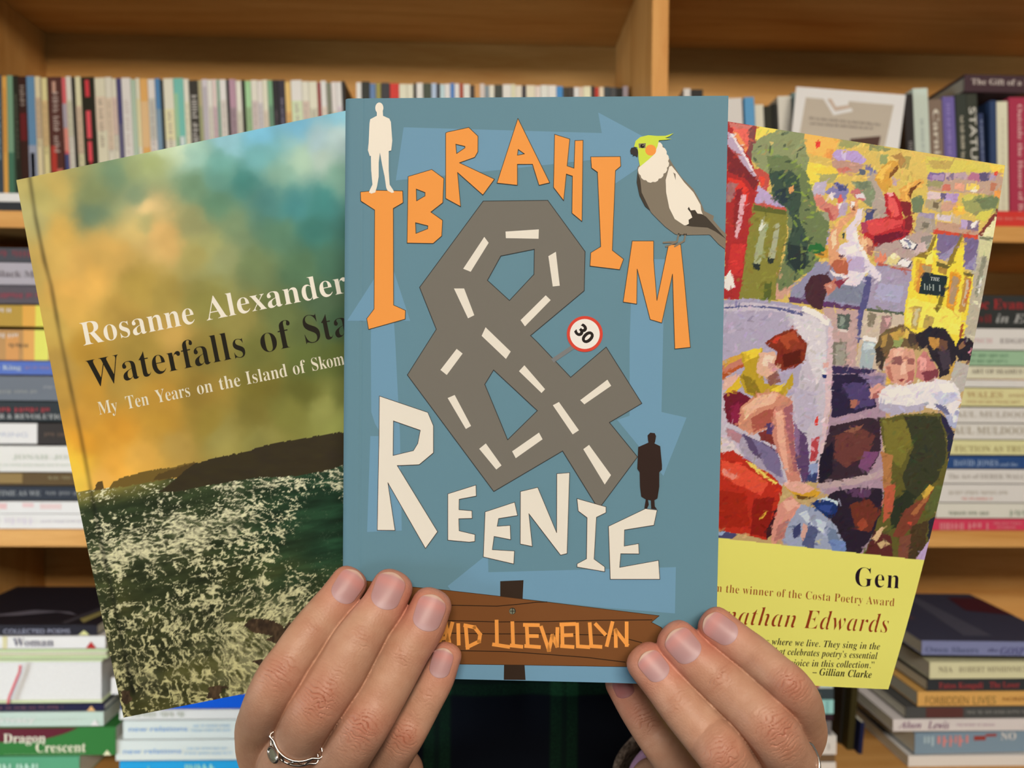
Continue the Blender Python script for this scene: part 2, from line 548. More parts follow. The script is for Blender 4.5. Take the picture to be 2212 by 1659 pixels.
upper_right = [
    (1477, 1492, 191, (232, 222, 205), 'white', 1, [], None), (1493, 1519, 193, (46, 44, 42), 'black', 1, [], None),
    (1530, 1552, 205, (60, 58, 60), 'charcoal', 1, [], None), (1553, 1603, 213, (228, 216, 218), 'lilac white', 3.5, [], None),
    (1607, 1629, 210, (92, 154, 196), 'blue', 3.5, [], None), (1630, 1649, 226, (226, 216, 190), 'cream', 3.5, [], None), (1650, 1668, 229, (44, 44, 34), 'dark olive', 3.5, [], None),
    (1668.4, 1679, 224, (34, 34, 30), 'black', 3.5, [], None), (1679.5, 1709, 208, (230, 220, 196), 'cream', 3.6, [], None), (1710, 1722, 200, (104, 126, 122), 'grey teal', 3.6, [], None),
    (1724, 1760, 206, (90, 70, 60), 'brown', 3.6, [], None), (1762, 1800, 210, (200, 190, 170), 'beige', 3.6, [], None), (1802, 1850, 212, (60, 70, 90), 'navy', 3.6, [], None), (1852, 1900, 210, (150, 60, 55), 'brick red', 3.6, [], None), (1902, 1952, 208, (70, 66, 62), 'charcoal', 3.6, [], None),
    (1953, 1971, 203, (50, 46, 44), 'black', 3.6, [], [(None, '', .32, .75, .3, .8, (150, 145, 140))]),
    (1971.5, 2004, 191, (198, 208, 192), 'pale mint', 3.6, [], [(None, '', .2, .8, .42, .62, (160, 172, 165))]),
    (2004.5, 2034.5, 215, (128, 108, 92), 'brown', 3.6, [], [('Carnival S', 'b', .07, .66, .32, .72, (222, 208, 188))]),
    (2035.5, 2061.5, 209, (110, 96, 152), 'violet', 3.8, [(.05, .8, .46, .62, (200, 208, 190)), (.2, 1, .62, .78, (190, 70, 70))], [(None, '', .05, .42, .3, .6, (150, 135, 185))]),
    (2063.5, 2086.5, 203, (56, 60, 52), 'dark green', 3.8, [], [(None, '', .15, .8, .35, .68, (200, 190, 165))]),
    (2087, 2110.5, 203, (60, 62, 52), 'olive black', 3.9, [], [('STATUS ZERO', 'sans', .09, .82, .2, .86, (235, 225, 195))]),
    (2113.6, 2124, 245, (50, 60, 92), 'navy', 3.9, [], [(None, '', .05, .8, .3, .75, (150, 160, 185))]),
    (2123, 2130, 236, (30, 30, 34), 'black', 3.9, [], None),
    (2138, 2152.5, 217, (50, 66, 96), 'blue', 3.9, [], None), (2153, 2176.6, 219, (226, 216, 180), 'cream', 1.6, [], [(None, '', .12, .9, .42, .62, (190, 182, 150))]),
    (2179, 2216, 210, (166, 54, 76), 'crimson', 1.6, [], [('Outside the House of Baal', 'b', .05, .86, .5, .78, (225, 170, 165))]),
    (2217, 2240, 214, (70, 80, 70), 'dark green', 1.6, [], None), (2240, 2262, 206, (210, 196, 165), 'cream', 1.6, [], None),
]
prev = None
hidden = (1530, 1724, 1762, 1802, 1852, 1902, 2123, 2217, 2240)      # behind the card and the held books
upper_right = [q for q in upper_right if q[0] not in hidden]
names = ['the divider'] + [q[4] for q in upper_right]
for i, (x0, x1, yt, c, nm, lean, marks, text) in enumerate(upper_right):
    nxt = names[i + 2] if i + 2 < len(names) else 'nothing'
    lab = '%s paperback between %s and %s ones, upper right row' % (nm, names[i], nxt)
    if i == 0 or nxt == 'nothing':
        lab = '%s paperback at the %s end of the upper right row' % (nm, 'divider' if i == 0 else 'far')
    standing(x0, x1, yt, c, 1.0, min(lean, 3.3) if x0 < 2125 else 1.6, lab, 'paperbacks in the upper right row', marks, text)


def lying(x0, x1, zt, zb, y, col, label, group, depth=0.135, texts=(), marks=(), name='paperback', hard=False, yaw=0.0, top=None, page=PAGE, pages_out=False, lift=0.0):
    """a book lying flat, spine (or fore-edge) to the room; x in metres at the spine plane y"""
    w, t = x1 - x0, zt - zb
    root = empty(name, (x0, y, zb + .0004), (0, 0, math.radians(yaw)))
    t -= .0004
    tag(root, label, 'book', group)
    c = alb(col)
    g = MB()
    b = 0.0024 if hard else 0.0007
    U = [(depth, 0), (0, 0), (0, t), (depth, t), (depth, t - b), (b, t - b), (b, b), (depth, b)]
    if pages_out:
        U = [(depth - y, z) for y, z in U]
    prism(g, [(0, y, z) for y, z in U], (w, 0, 0), c)
    g.build('cover', M_SPINE, root, bevel=b * .4)
    k = 0.003 if hard else 0.0005
    g = MB()
    g.box((k, k if pages_out else b, b), (w - k, depth - (b if pages_out else k), t - b), alb(page))
    g.build('page_block', M_PAPER, root)
    e = -0.0003
    g = MB()
    for (m0, m1, q0, q1, mc) in marks:        # fractions along and up the spine
        g.poly([(m0 * w, e, q0 * t), (m1 * w, e, q0 * t), (m1 * w, e, q1 * t), (m0 * w, e, q1 * t)], alb(mc))
    for tx in texts:
        s, st, a0, a1, q0, q1, mc = tx        # metres along the spine from x0, fractions up it
        if s is None:
            for (p0, p1, r0, r1) in smudge(a0, a1, q0 * t, q1 * t, int(a0 * 9000) + len(label)):
                g.poly([(p0, e * 1.7, r0), (p1, e * 1.7, r0), (p1, e * 1.7, r1), (p0, e * 1.7, r1)], alb(mc))
        elif s == '^':
            g.poly([(a0, e * 1.7, q0 * t), (a1, e * 1.7, q0 * t), ((a0 + a1) / 2, e * 1.7, q1 * t)], alb(mc))
        else:
            v, tr = text2d(s, st)
            g.tris([(a0 + (a1 - a0) * q[0], e * 1.7, (q0 + (q1 - q0) * q[1]) * t) for q in v], tr, alb(mc))
    if g.f:
        g.build('spine_lettering', M_SPINE, root)
    if top:
        g = MB()
        for n_, (pts, mc) in enumerate(top):
            g.poly([(p[0] * w, p[1] * depth, t + 0.0002 + 0.0002 * n_) for p in pts], alb(mc))
        g.build('cover_print', M_SPINE, root)
    return root


def stack(items, y, xref, group, where, depth=0.135, zfloor=None):
    n = len(items)
    for i, it in enumerate(items):
        xa, xb, ya, yb, col, look = it[:6]
        kw = dict(it[6]) if len(it) > 6 else {}
        yy = kw.pop('y', y)
        xr = kw.pop('xref', xref)
        zt, zb = at(xr, ya, yy)[2], at(xr, yb, yy)[2]
        if i == n - 1 and zfloor is not None:
            zb = zfloor
        X0, X1 = at(xa, (ya + yb) / 2, yy)[0], at(xb, (ya + yb) / 2, yy)[0]
        tx = []
        for (s, st, p0, p1, q0, q1, mc) in kw.pop('texts', []):
            Y0, Y1 = q1, q0                    # baseline, cap top in pixels
            tx.append((s, st, at(p0, ya, yy)[0] - X0, at(p1, ya, yy)[0] - X0, (yb - Y0) / (yb - ya), (yb - Y1) / (yb - ya), mc))
        mk = [((p0 - xa) / (xb - xa), (p1 - xa) / (xb - xa), (yb - q1) / (yb - ya), (yb - q0) / (yb - ya), mc) for (p0, p1, q0, q1, mc) in kw.pop('marks', [])]
        place = 'top of' if i == 0 else 'bottom of' if i == n - 1 else ordinal(i + 1) + ' down in'
        lying(X0, X1, zt - 0.0002, zb, yy, col, '%s, %s %s' % (look, place, where), group, kw.pop('depth', depth), tx, mk, **kw)


WT = (225, 222, 215)
stack([
    (-150, 240, 535, 566, (74, 74, 78), 'grey paperback with dull red spine lettering', dict(texts=[(None, '', -90, 75, 541, 556, (128, 66, 72))])),
    (-140, 250, 567, 616, (168, 160, 164), 'lilac grey paperback with dark lettering', dict(texts=[('Black Mo', 'b', -12, 86, 585, 599, (112, 104, 108))])),
    (-150, 245, 617, 657, (88, 80, 84), 'plum grey paperback with red lettering', dict(texts=[(None, '', -80, 85, 633, 645, (150, 66, 78))])),
    (-150, 250, 659, 706, (178, 142, 60), 'golden paperback with a yellow end', dict(marks=[(48, 76, 659, 706, (222, 160, 70)), (76, 110, 659, 706, (250, 205, 85))], texts=[(None, '', -80, 24, 666, 675, (225, 220, 205))])),
    (-150, 255, 712, 779, (184, 138, 84), 'thick golden brown paperback with a yellow band', dict(marks=[(12, 40, 725, 779, (206, 146, 84)), (74, 104, 712, 779, (252, 222, 96)), (50, 74, 712, 779, (222, 158, 84))], texts=[(None, '', -80, 46, 720, 730, (215, 205, 190)), (None, '', 20, 62, 742, 752, (110, 90, 65))])),
    (-150, 240, 780, 810, (84, 108, 176), 'blue paperback with white lettering', dict(texts=[('the King', 'b', -25, 46, 789, 799, (190, 198, 226)), (None, '', 55, 115, 791, 798, (150, 120, 150))])),
    (-150, 250, 812, 866, (106, 110, 116), 'thick grey paperback', dict(texts=[(None, '', -80, 80, 843, 851, (150, 152, 148)), (None, '', 95, 200, 833, 840, (150, 152, 155))])),
    (-150, 255, 867, 911, (44, 50, 52), 'black paperback with red and white lines', dict(texts=[(None, '', -60, 110, 880, 891, (165, 58, 62)), ('WAR & REVOLUTION', 'b', -30, 150, 895, 905, (168, 166, 160))])),
    (-150, 250, 913, 961, (52, 46, 42), 'black paperback with a large white spine panel', dict(marks=[(-150, 80, 914, 959, (226, 226, 230))], texts=[('SPRING', 'sans', -22, 60, 934, 944, (176, 178, 186)), (None, '', 97, 190, 934, 943, (104, 84, 70))])),
    (-150, 245, 963, 1020, (226, 226, 200), 'thick pale cream paperback', dict(texts=[('JONAH', 'b', 28, 104, 982, 992, (184, 188, 170)), ('JONES', 'b', 116, 190, 982, 992, (186, 190, 172)), (None, '', -60, 180, 1002, 1008, (196, 200, 182))])),
    (-150, 250, 1021, 1049, (92, 72, 42), 'brown paperback with a gold end', dict(marks=[(-150, 48, 1022, 1044, (138, 112, 66))], texts=[(None, '', 105, 200, 1028, 1036, (140, 126, 92))])),
    (-150, 250, 1050, 1081, (46, 50, 58), 'dark slate paperback with pale lettering', dict(texts=[('TIME AS WE', 'b', -6, 88, 1060, 1071, (146, 146, 144)), (None, '', 100, 200, 1061, 1070, (130, 130, 130))])),
    (-150, 245, 1083, 1110, (232, 222, 214), 'white paperback with pink brush marks', dict(marks=[(-20, 14, 1087, 1100, (228, 178, 172)), (48, 72, 1086, 1096, (230, 186, 180)), (86, 132, 1088, 1100, (230, 190, 182))])),
    (-150, 250, 1110, 1140, (228, 218, 218), 'white paperback with faint grey lettering', dict(texts=[(None, '', -50, 80, 1118, 1132, (208, 198, 200)), (None, '', 90, 200, 1122, 1128, (196, 188, 190))])),
], 0.884, 40, 'paperbacks stacked on the middle left shelf', 'stack on middle left shelf', zfloor=Z2)

stack([
    (2000, 2340, 637, 708, (50, 52, 50), 'thick black paperback with red and white lettering', dict(texts=[('Enoc Evans', 'b', 2072, 2222, 646, 667, (158, 48, 48)), ('Evil', 'b', 2098, 2142, 680, 697, (128, 44, 46)), ('in Eden', 'bi', 2152, 2262, 678, 697, (168, 166, 160))])),
    (2000, 2330, 709, 756, (228, 214, 208), 'pinkish white paperback with grey capitals', dict(texts=[('INCH', 'b', 2100, 2144, 731, 741, (214, 178, 178)), ('EDGING', 'b', 2160, 2234, 731, 741, (150, 142, 140))])),
    (2000, 2345, 757, 790, (152, 184, 148), 'sage green paperback with two lines of print', dict(texts=[(None, '', 2095, 2185, 764, 772, (108, 146, 112)), (None, '', 2095, 2175, 777, 784, (108, 146, 112))])),
    (2000, 2330, 791, 819, (232, 216, 182), 'cream paperback with one line of grey capitals', dict(texts=[('ART OF SEAMUS H', 'b', 2098, 2222, 797, 807, (140, 130, 112))])),
    (2000, 2335, 820, 837, (216, 232, 212), 'thin pale aqua paperback', dict(marks=[(2190, 2335, 822, 837, (240, 232, 224))])),
    (2000, 2340, 838, 878, (234, 208, 152), 'peach cream paperback with ornate lettering', dict(texts=[('WALES', 'b', 2088, 2166, 846, 859, (188, 160, 108)), (None, '', 2180, 2240, 850, 858, (196, 170, 120)), (None, '', 2088, 2206, 865, 872, (200, 172, 118))])),
    (2000, 2330, 880, 914, (234, 222, 202), 'ivory paperback with large grey capitals', dict(texts=[('PAUL MULDOON', 'b', 2052, 2230, 889, 901, (176, 166, 150))])),
    (2000, 2335, 915, 950, (236, 224, 200), 'ivory paperback with grey capitals over yellow', dict(texts=[('PAUL MULDOON', 'b', 2046, 2226, 922, 938, (172, 162, 142))])),
    (2000, 2330, 951, 983, (226, 212, 156), 'pale yellow paperback', dict(texts=[('FICTION AS TRUTH', 'b', 2062, 2236, 963, 976, (172, 158, 104))])),
    (2000, 2340, 985, 1013, (44, 74, 124), 'navy blue paperback with white lettering', dict(texts=[('DAVID JONES', 'b', 2060, 2156, 994, 1007, (150, 170, 198)), ('and the', 'b', 2160, 2198, 999, 1007, (140, 160, 190))])),
    (2000, 2330, 1014, 1045, (240, 230, 220), 'white paperback above the double lettered one', dict(texts=[('The Art of DEREK WALCOTT', 'b', 2048, 2244, 1024, 1034, (176, 168, 158))])),
    (2000, 2335, 1046, 1086, (238, 226, 206), 'cream paperback with a short red line', dict(texts=[(None, '', 2050, 2178, 1060, 1069, (192, 184, 170)), (None, '', 2078, 2144, 1075, 1081, (226, 140, 130))])),
    (2022, 2330, 1087, 1120, (216, 226, 196), 'pale green paperback with small dark lettering', dict(texts=[(None, '', 2050, 2142, 1105, 1113, (120, 130, 108)), (None, '', 2182, 2230, 1102, 1116, (150, 158, 138))])),
    (2012, 2340, 1121, 1148, (206, 62, 88), 'bright pink paperback with pale lettering', dict(texts=[(None, '', 2030, 2138, 1130, 1147, (234, 140, 142)), ('SELECTED', 'sans', 2146, 2206, 1128, 1134, (236, 140, 142)), ('POEMS', 'sans', 2154, 2194, 1138, 1144, (236, 140, 142))])),
], 0.884, 2110, 'paperbacks stacked on the middle right shelf', 'stack on middle right shelf', zfloor=Z2)

DK = (36, 33, 40)
stack([
    (-150, 210, 1350, 1373, DK, 'black paperback with a grey and gold cover picture', dict(texts=[('COLLECTED POEMS', 'sans', 8, 152, 1358, 1369, (150, 148, 160)), ('^', '', 170, 194, 1362, 1372.5, (212, 206, 140))],
        top=[([(.2, .2), (.45, .35), (.7, .3), (.78, .22), (.62, .3), (.4, .22)], (112, 106, 116)), ([(.76, .05), (.8, .02), (.98, .8), (.95, .82)], (70, 66, 72)), ([(.84, .12), (.9, .04), (.97, .45), (.93, .5)], (150, 138, 84))], depth=0.15)),
    (-150, 228, 1374, 1402, (226, 220, 224), 'white paperback with dark title and red triangle', dict(marks=[(5, 15, 1374, 1402, (206, 196, 150))], texts=[('Woman', 'b', 28, 116, 1378, 1396, (96, 96, 112)), ('^', '', 186, 208, 1386, 1401, (176, 44, 44))])),
    (-150, 233, 1403, 1424, (198, 212, 160), 'pale green book with its page edges to the front', dict(pages_out=True, hard=True, page=(196, 190, 160))),
    (-150, 222, 1425, 1520, (204, 216, 168), 'thick white paged hardback with a red ribbon marker', dict(name='hardback', pages_out=True, hard=True, page=(242, 242, 240), depth=0.16)),
    (-150, 225, 1521, 1537, (34, 32, 58), 'thin navy paperback with an orange triangle', dict(texts=[(None, '', -40, 138, 1524, 1533, (110, 74, 84)), ('^', '', 188, 207, 1525, 1537, (222, 168, 110))])),
    (-150, 224, 1538, 1570, (184, 198, 182), 'grey green paperback with a white triangle', dict(texts=[('Privacy', 'sans', -14, 76, 1546, 1560, (238, 240, 236)), ('^', '', 196, 215, 1554, 1569, (240, 242, 240)), (None, '', 90, 176, 1552, 1557, (196, 206, 192))])),
    (-150, 250, 1571, 1633, (50, 112, 52), 'thick green paperback with a maroon corner and cream title', dict(marks=[(-150, 165 - 3.4 * j - .22 * j * j, 1572 + 2 * j, 1574 + 2 * j, (92, 30, 42)) for j in range(15)],
        texts=[('Dragon', 'b', 8, 99, 1584, 1604, (226, 222, 186)), ('Crescent', 'b', 78, 186, 1604, 1625, (222, 226, 180)), ('^', '', 223, 241, 1621, 1633, (226, 228, 170)), (None, '', 10, 186, 1628, 1631, (120, 160, 110))])),
    (-150, 172, 1634, 1664, (84, 150, 112), 'teal green paperback with pale print', dict(texts=[(None, '', -20, 84, 1642, 1651, (180, 214, 190)), ('^', '', 145, 160, 1652, 1662, (210, 226, 200))])),
], 0.83, 100, 'books in the lower left stack', 'lower left stack', zfloor=ZB)

stack([
    (240, 560, 1463, 1500, (232, 230, 226), 'white paperback hidden mostly by the seascape book', dict(depth=.12)),
    (262, 590, 1501, 1532, (10, 84, 196), 'bright blue paperback', {}),
    (258, 570, 1533, 1555, (214, 222, 204), 'pale green paperback with faint capitals', dict(texts=[(None, '', 285, 410, 1537, 1549, (180, 184, 168))])),
    (266, 590, 1556, 1597, (206, 224, 240), 'pale blue paperback with blue title', dict(texts=[('new relations', 'sans', 279, 405, 1568, 1579, (92, 150, 208)), (None, '', 418, 500, 1565, 1571, (150, 184, 226)), (None, '', 414, 500, 1575, 1581, (150, 184, 226))])),
    (250, 580, 1598, 1643, (206, 228, 242), 'pale blue paperback with blue title', dict(texts=[('new relations', 'sans', 267, 392, 1616, 1627, (92, 150, 208)), (None, '', 405, 495, 1614, 1620, (150, 184, 226)), (None, '', 400, 502, 1625, 1631, (150, 184, 226))])),
    (258, 585, 1644, 1668, (34, 150, 214), 'vivid blue paperback', dict(texts=[('human', 'sans', 320, 394, 1649, 1662, (130, 205, 236)), (None, '', 400, 470, 1648, 1658, (150, 214, 240))])),
], 0.832, 380, 'books in the stack behind the seascape book', 'stack under seascape book', zfloor=ZB)

stack([
    (1560, 1800, 1470, 1488, (196, 218, 210), 'pale teal paperback', dict(marks=[(1757, 1770, 1478, 1486, (170, 60, 66))])),
    (1560, 1801, 1489, 1511, (60, 70, 74), 'dark teal paperback', dict(texts=[(None, '', 1755, 1776, 1496, 1503, (110, 100, 90))])),
    (1560, 1801, 1512, 1543, (156, 210, 206), 'aqua paperback', dict(marks=[(1785, 1789, 1514, 1541, (120, 176, 174))])),
    (1560, 1800, 1544, 1557, (54, 36, 44), 'thin maroon paperback', {}),
    (1560, 1796, 1558, 1588, (112, 108, 108), 'grey paperback', dict(texts=[(None, '', 1775, 1786, 1562, 1584, (170, 170, 170))])),
    (1560, 1807, 1589, 1631, (228, 222, 214), 'thick white paperback', dict(marks=[(1788, 1792, 1606, 1620, (180, 176, 170))])),
    (1560, 1804, 1632, 1646, (112, 88, 62), 'brown paperback', {}),
    (1560, 1806, 1647, 1668, (236, 232, 224), 'white paperback', {}),
], 0.84, 1780, 'books in the short stack beside the hand', 'short stack beside the hand', zfloor=ZB)

stack([
    (1991, 2300, 1384, 1415, (126, 130, 166), 'slate blue paperback with a dark cover', dict(y=.838, yaw=-2.5, texts=[('Owen Sheers', 'b', 1999, 2110, 1396, 1409, (92, 98, 132)), ('the', 'bi', 2130, 2152, 1398, 1406, (70, 70, 110)), ('GOSPEL', 'bi', 2156, 2232, 1396, 1412, (76, 74, 122))],
        top=[([(0, .01), (1, .01), (1, 1), (0, 1)], (62, 64, 82)), ([(.35, .1), (.55, .1), (.5, .9), (.42, .9)], (84, 84, 98)), ([(.7, .6), (1, .5), (1, .9), (.75, .9)], (78, 34, 44)), ([(.1, .4), (.2, .4), (.2, .6), (.1, .6)], (98, 74, 78))])),
    (2008, 2320, 1430, 1467, (228, 214, 168), 'cream paperback with grey capitals', dict(texts=[('NIA', 'b', 2027, 2058, 1440, 1452, (160, 150, 116)), ('ROBERT MINHINNICK', 'b', 2071, 2222, 1440, 1452, (172, 162, 128))])),
    (2003, 2310, 1468, 1493, (52, 54, 56), 'black paperback with red lettering', dict(texts=[('Fatos Kongoli', 'b', 2028, 2123, 1474, 1487, (162, 62, 62)), ('The Loser', 'b', 2137, 2202, 1473, 1486, (162, 62, 62))])),
    (1982, 2300, 1494, 1526, (226, 166, 92), 'orange paperback with tall capitals', dict(texts=[('FORBIDDEN', 'sans', 1999, 2092, 1503, 1522, (150, 112, 60)), ('LIVES', 'sans', 2102, 2151, 1503, 1522, (150, 118, 66)), ('NORENA', 'sans', 2166, 2230, 1506, 1515, (140, 84, 44))])),
    (1956, 2290, 1527, 1552, (76, 76, 74), 'dark grey paperback with maroon panel', dict(marks=[(2000, 2080, 1528, 1551, (92, 56, 52))], texts=[(None, '', 2088, 2230, 1535, 1542, (140, 138, 132))])),
    (1929, 2280, 1553, 1580, (222, 208, 208), 'pale pink paperback with script title', dict(texts=[('Alun', 'bi', 1940, 1990, 1558, 1572, (128, 84, 116)), ('Lewis', 'bi', 2004, 2050, 1557, 1574, (128, 84, 116)), (None, '', 2066, 2150, 1563, 1569, (196, 170, 180))])),
    (1976, 2290, 1583, 1630, (124, 146, 162), 'grey blue paperback with a coral and white title', dict(yaw=2.0, texts=[(None, '', 1996, 2022, 1590, 1612, (176, 196, 200)), (None, '', 2026, 2096, 1590, 1614, (214, 136, 130)), ('NO', 'b', 2166, 2200, 1586, 1602, (220, 226, 226))], marks=[(2106, 2132, 1592, 1602, (150, 64, 56)), (2132, 2156, 1588, 1594, (150, 64, 56))])),
    (1962, 2300, 1632, 1668, (236, 226, 214), 'thick white paperback', dict(depth=.2)),
], 0.845, 2060, 'books in the lower right stack', 'lower right stack', depth=0.19, zfloor=ZB)

# loose books lying on the upper shelves, and two leaning in the gap below
z_ = at(20, 437, 0.884)[2]
lying(at(-160, 440, .884)[0], at(110, 440, .884)[0], z_, Z1, 0.884, (48, 48, 50), 'black paperback lying on the upper left shelf edge', None, 0.11)
lying(at(-160, 430, .884)[0], at(105, 430, .884)[0], at(20, 417, .884)[2], z_ + .0002, 0.884, (236, 234, 238), 'white paperback lying flat on a black one, upper left shelf', None, 0.11)
lying(at(2096, 470, .884)[0], at(2330, 470, .884)[0], at(2170, 456, .884)[2], Z1, 0.884, (206, 58, 50), 'red paperback lying on the upper right shelf edge', None, 0.11,
      [(None, '', .03, .1, .4, .6, (226, 130, 115))])
zl = at(2120, 201, 1.0)[2]
lying(at(2082, 180, 1.0)[0], at(2330, 180, 1.0)[0], at(2120, 162, 1.0)[2], zl, 0.998, (70, 50, 54), 'dark brown hardback lying across the upper right row', None, 0.128,
      [('The Gift of a Daughter', 'b', at(2096, 170, 1.)[0] - at(2082, 170, 1.)[0], at(2290, 170, 1.)[0] - at(2082, 170, 1.)[0], .42, .74, (196, 180, 168))], name='hardback', hard=True, page=(170, 160, 140))
for (xa, xb, yt, yy_, col, lab) in ((1826, 1838, 1440, .90, (30, 28, 24), 'black paperback leaning in the gap of the lower shelf'), (1842, 1856, 1475, .885, (52, 46, 22), 'olive paperback leaning in the gap of the lower shelf'),
                                (1860, 1869, 1560, .875, (24, 30, 62), 'navy paperback leaning in the gap of the lower shelf')):
    standing(xa, xb, yt, col, yy_, -4, lab, None, zbase=ZB, depth=.12)

# ribbon of the thick hardback, and the notice card between the books
g = MB()
pts = [(44, 1437), (42, 1452), (36, 1466), (28, 1486), (20, 1505), (17, 1520)]
for (p, q) in zip(pts, pts[1:]):
    a, b = at(p[0] - 3, p[1], .8295), at(p[0] + 3, p[1], .8288)
    c, d = at(q[0] + 3, q[1], .8288), at(q[0] - 3, q[1], .8295)
    g.poly([a, b, c, d], alb((190, 84, 88)))
hb = [o for o in bpy.data.objects if o.name.startswith('hardback') and 'ribbon' in o.get('label', '')][0]
g.build('ribbon_marker', M_SPINE, hb, hb.location)

card = empty('notice_card', tuple(at(1830, 300, 0.985)))
tag(card, 'white bordered grey notice card standing before the books', 'card')
CY = 0.975


def cardpt(x, y, off=0.0):
    P = at(x, y, CY - (y - 200) * 0.00008 - off)
    return P


zc = 660      # foot of the card, hidden by the painted cover
q = [(1720, 187), (1957, 205), (1920, 487), (1691, 483)]
g = MB()
back = [cardpt(x, y, -0.0012) for x, y in q]
front = [cardpt(x, y) for x, y in q]
g.poly(front[::-1], alb((238, 228, 232)))
g.poly(back, alb((238, 228, 232)))
for i in range(4):
    j = (i + 1) % 4
    g.poly([front[i], front[j], back[j], back[i]], alb((238, 228, 232)))
g.build('sheet', M_SPINE, card, card.location)
g = MB()


def cpoly(pts, c, lv):
    g.poly([cardpt(1560 + x / 5.53, 150 + y / 5.53, 0.0004 * lv) for x, y in pts], alb(c))


cpoly([(1000, 335), (2050, 425), (1800, 1580), (800, 1500)], (182, 168, 148), 1)
cpoly([(1205, 345), (1250, 350), (1350, 500), (1545, 460), (1560, 500), (1330, 548)], (232, 226, 222), 2)
cpoly([(1300, 352), (1515, 372), (1505, 425), (1360, 445)], (236, 228, 228), 2)
cpoly([(1265, 350), (1305, 352), (1358, 450), (1520, 425), (1520, 458), (1345, 492)], (196, 172, 150), 3)
for (x0, y0, x1, y1) in ((1045, 578, 1910, 662), (1050, 640, 1800, 705)):
    for (a, b, c_, d) in smudge(0, 1000, 0, 34, x1):
        f0, f1 = a / 1000, b / 1000
        yy0, yy1 = y0 + (y1 - y0) * f0, y0 + (y1 - y0) * f1
        cpoly([(x0 + (x1 - x0) * f0, yy0 + c_ - 17), (x0 + (x1 - x0) * f1, yy1 + c_ - 17), (x0 + (x1 - x0) * f1, yy1 + d - 17), (x0 + (x1 - x0) * f0, yy0 + d - 17)], (120, 106, 96), 2)
cpoly([(1530, 828), (1895, 795), (1830, 1100), (1500, 1100)], (82, 58, 50), 2)
g.build('card_print', M_SPINE, card, card.location)


def alb(c):
    return np.clip(lin(c) / LIT, 0.0, 0.9)

# ------------------------------------------------------------------ printed pictures (colour fields evaluated per vertex)
def _hash(ix, iy, seed):
    n = (ix.astype(np.int64) * 374761393 + iy.astype(np.int64) * 668265263 + seed * 1442695041) & 0x7fffffff
    n = ((n ^ (n >> 13)) * 1274126177) & 0x7fffffff
    return ((n ^ (n >> 16)) & 0xffff) / 65535.0


def vnoise(x, y, seed=0):
    ix, iy = np.floor(x), np.floor(y)
    fx, fy = x - ix, y - iy
    fx, fy = fx * fx * (3 - 2 * fx), fy * fy * (3 - 2 * fy)
    a, b = _hash(ix, iy, seed), _hash(ix + 1, iy, seed)
    c, d = _hash(ix, iy + 1, seed), _hash(ix + 1, iy + 1, seed)
    return (a * (1 - fx) + b * fx) * (1 - fy) + (c * (1 - fx) + d * fx) * fy


def fbm(x, y, seed=0, oct=4, gain=0.5):
    s, a, t = 0.0, 1.0, 0.0
    for i in range(oct):
        s = s + a * vnoise(x * 2 ** i, y * 2 ** i, seed + 17 * i)
        t += a
        a *= gain
    return s / t


def inside(X, Y, P):
    P = np.asarray(P, float)
    r = np.zeros(X.shape, bool)
    x0, y0 = P.min(0)
    x1, y1 = P.max(0)
    m = np.nonzero((X >= x0) & (X <= x1) & (Y >= y0) & (Y <= y1))
    if len(m[0]) == 0:
        return r
    x, y = X[m], Y[m]
    ins = np.zeros(x.shape, bool)
    j = len(P) - 1
    for i in range(len(P)):
        (xi, yi), (xj, yj) = P[i], P[j]
        if yi != yj:
            ins ^= ((yi > y) != (yj > y)) & (x < (xj - xi) * (y - yi) / (yj - yi) + xi)
        j = i
    r[m] = ins
    return r


def sstep(a, b, x):
    t = np.clip((x - a) / (b - a), 0, 1)
    return t * t * (3 - 2 * t)


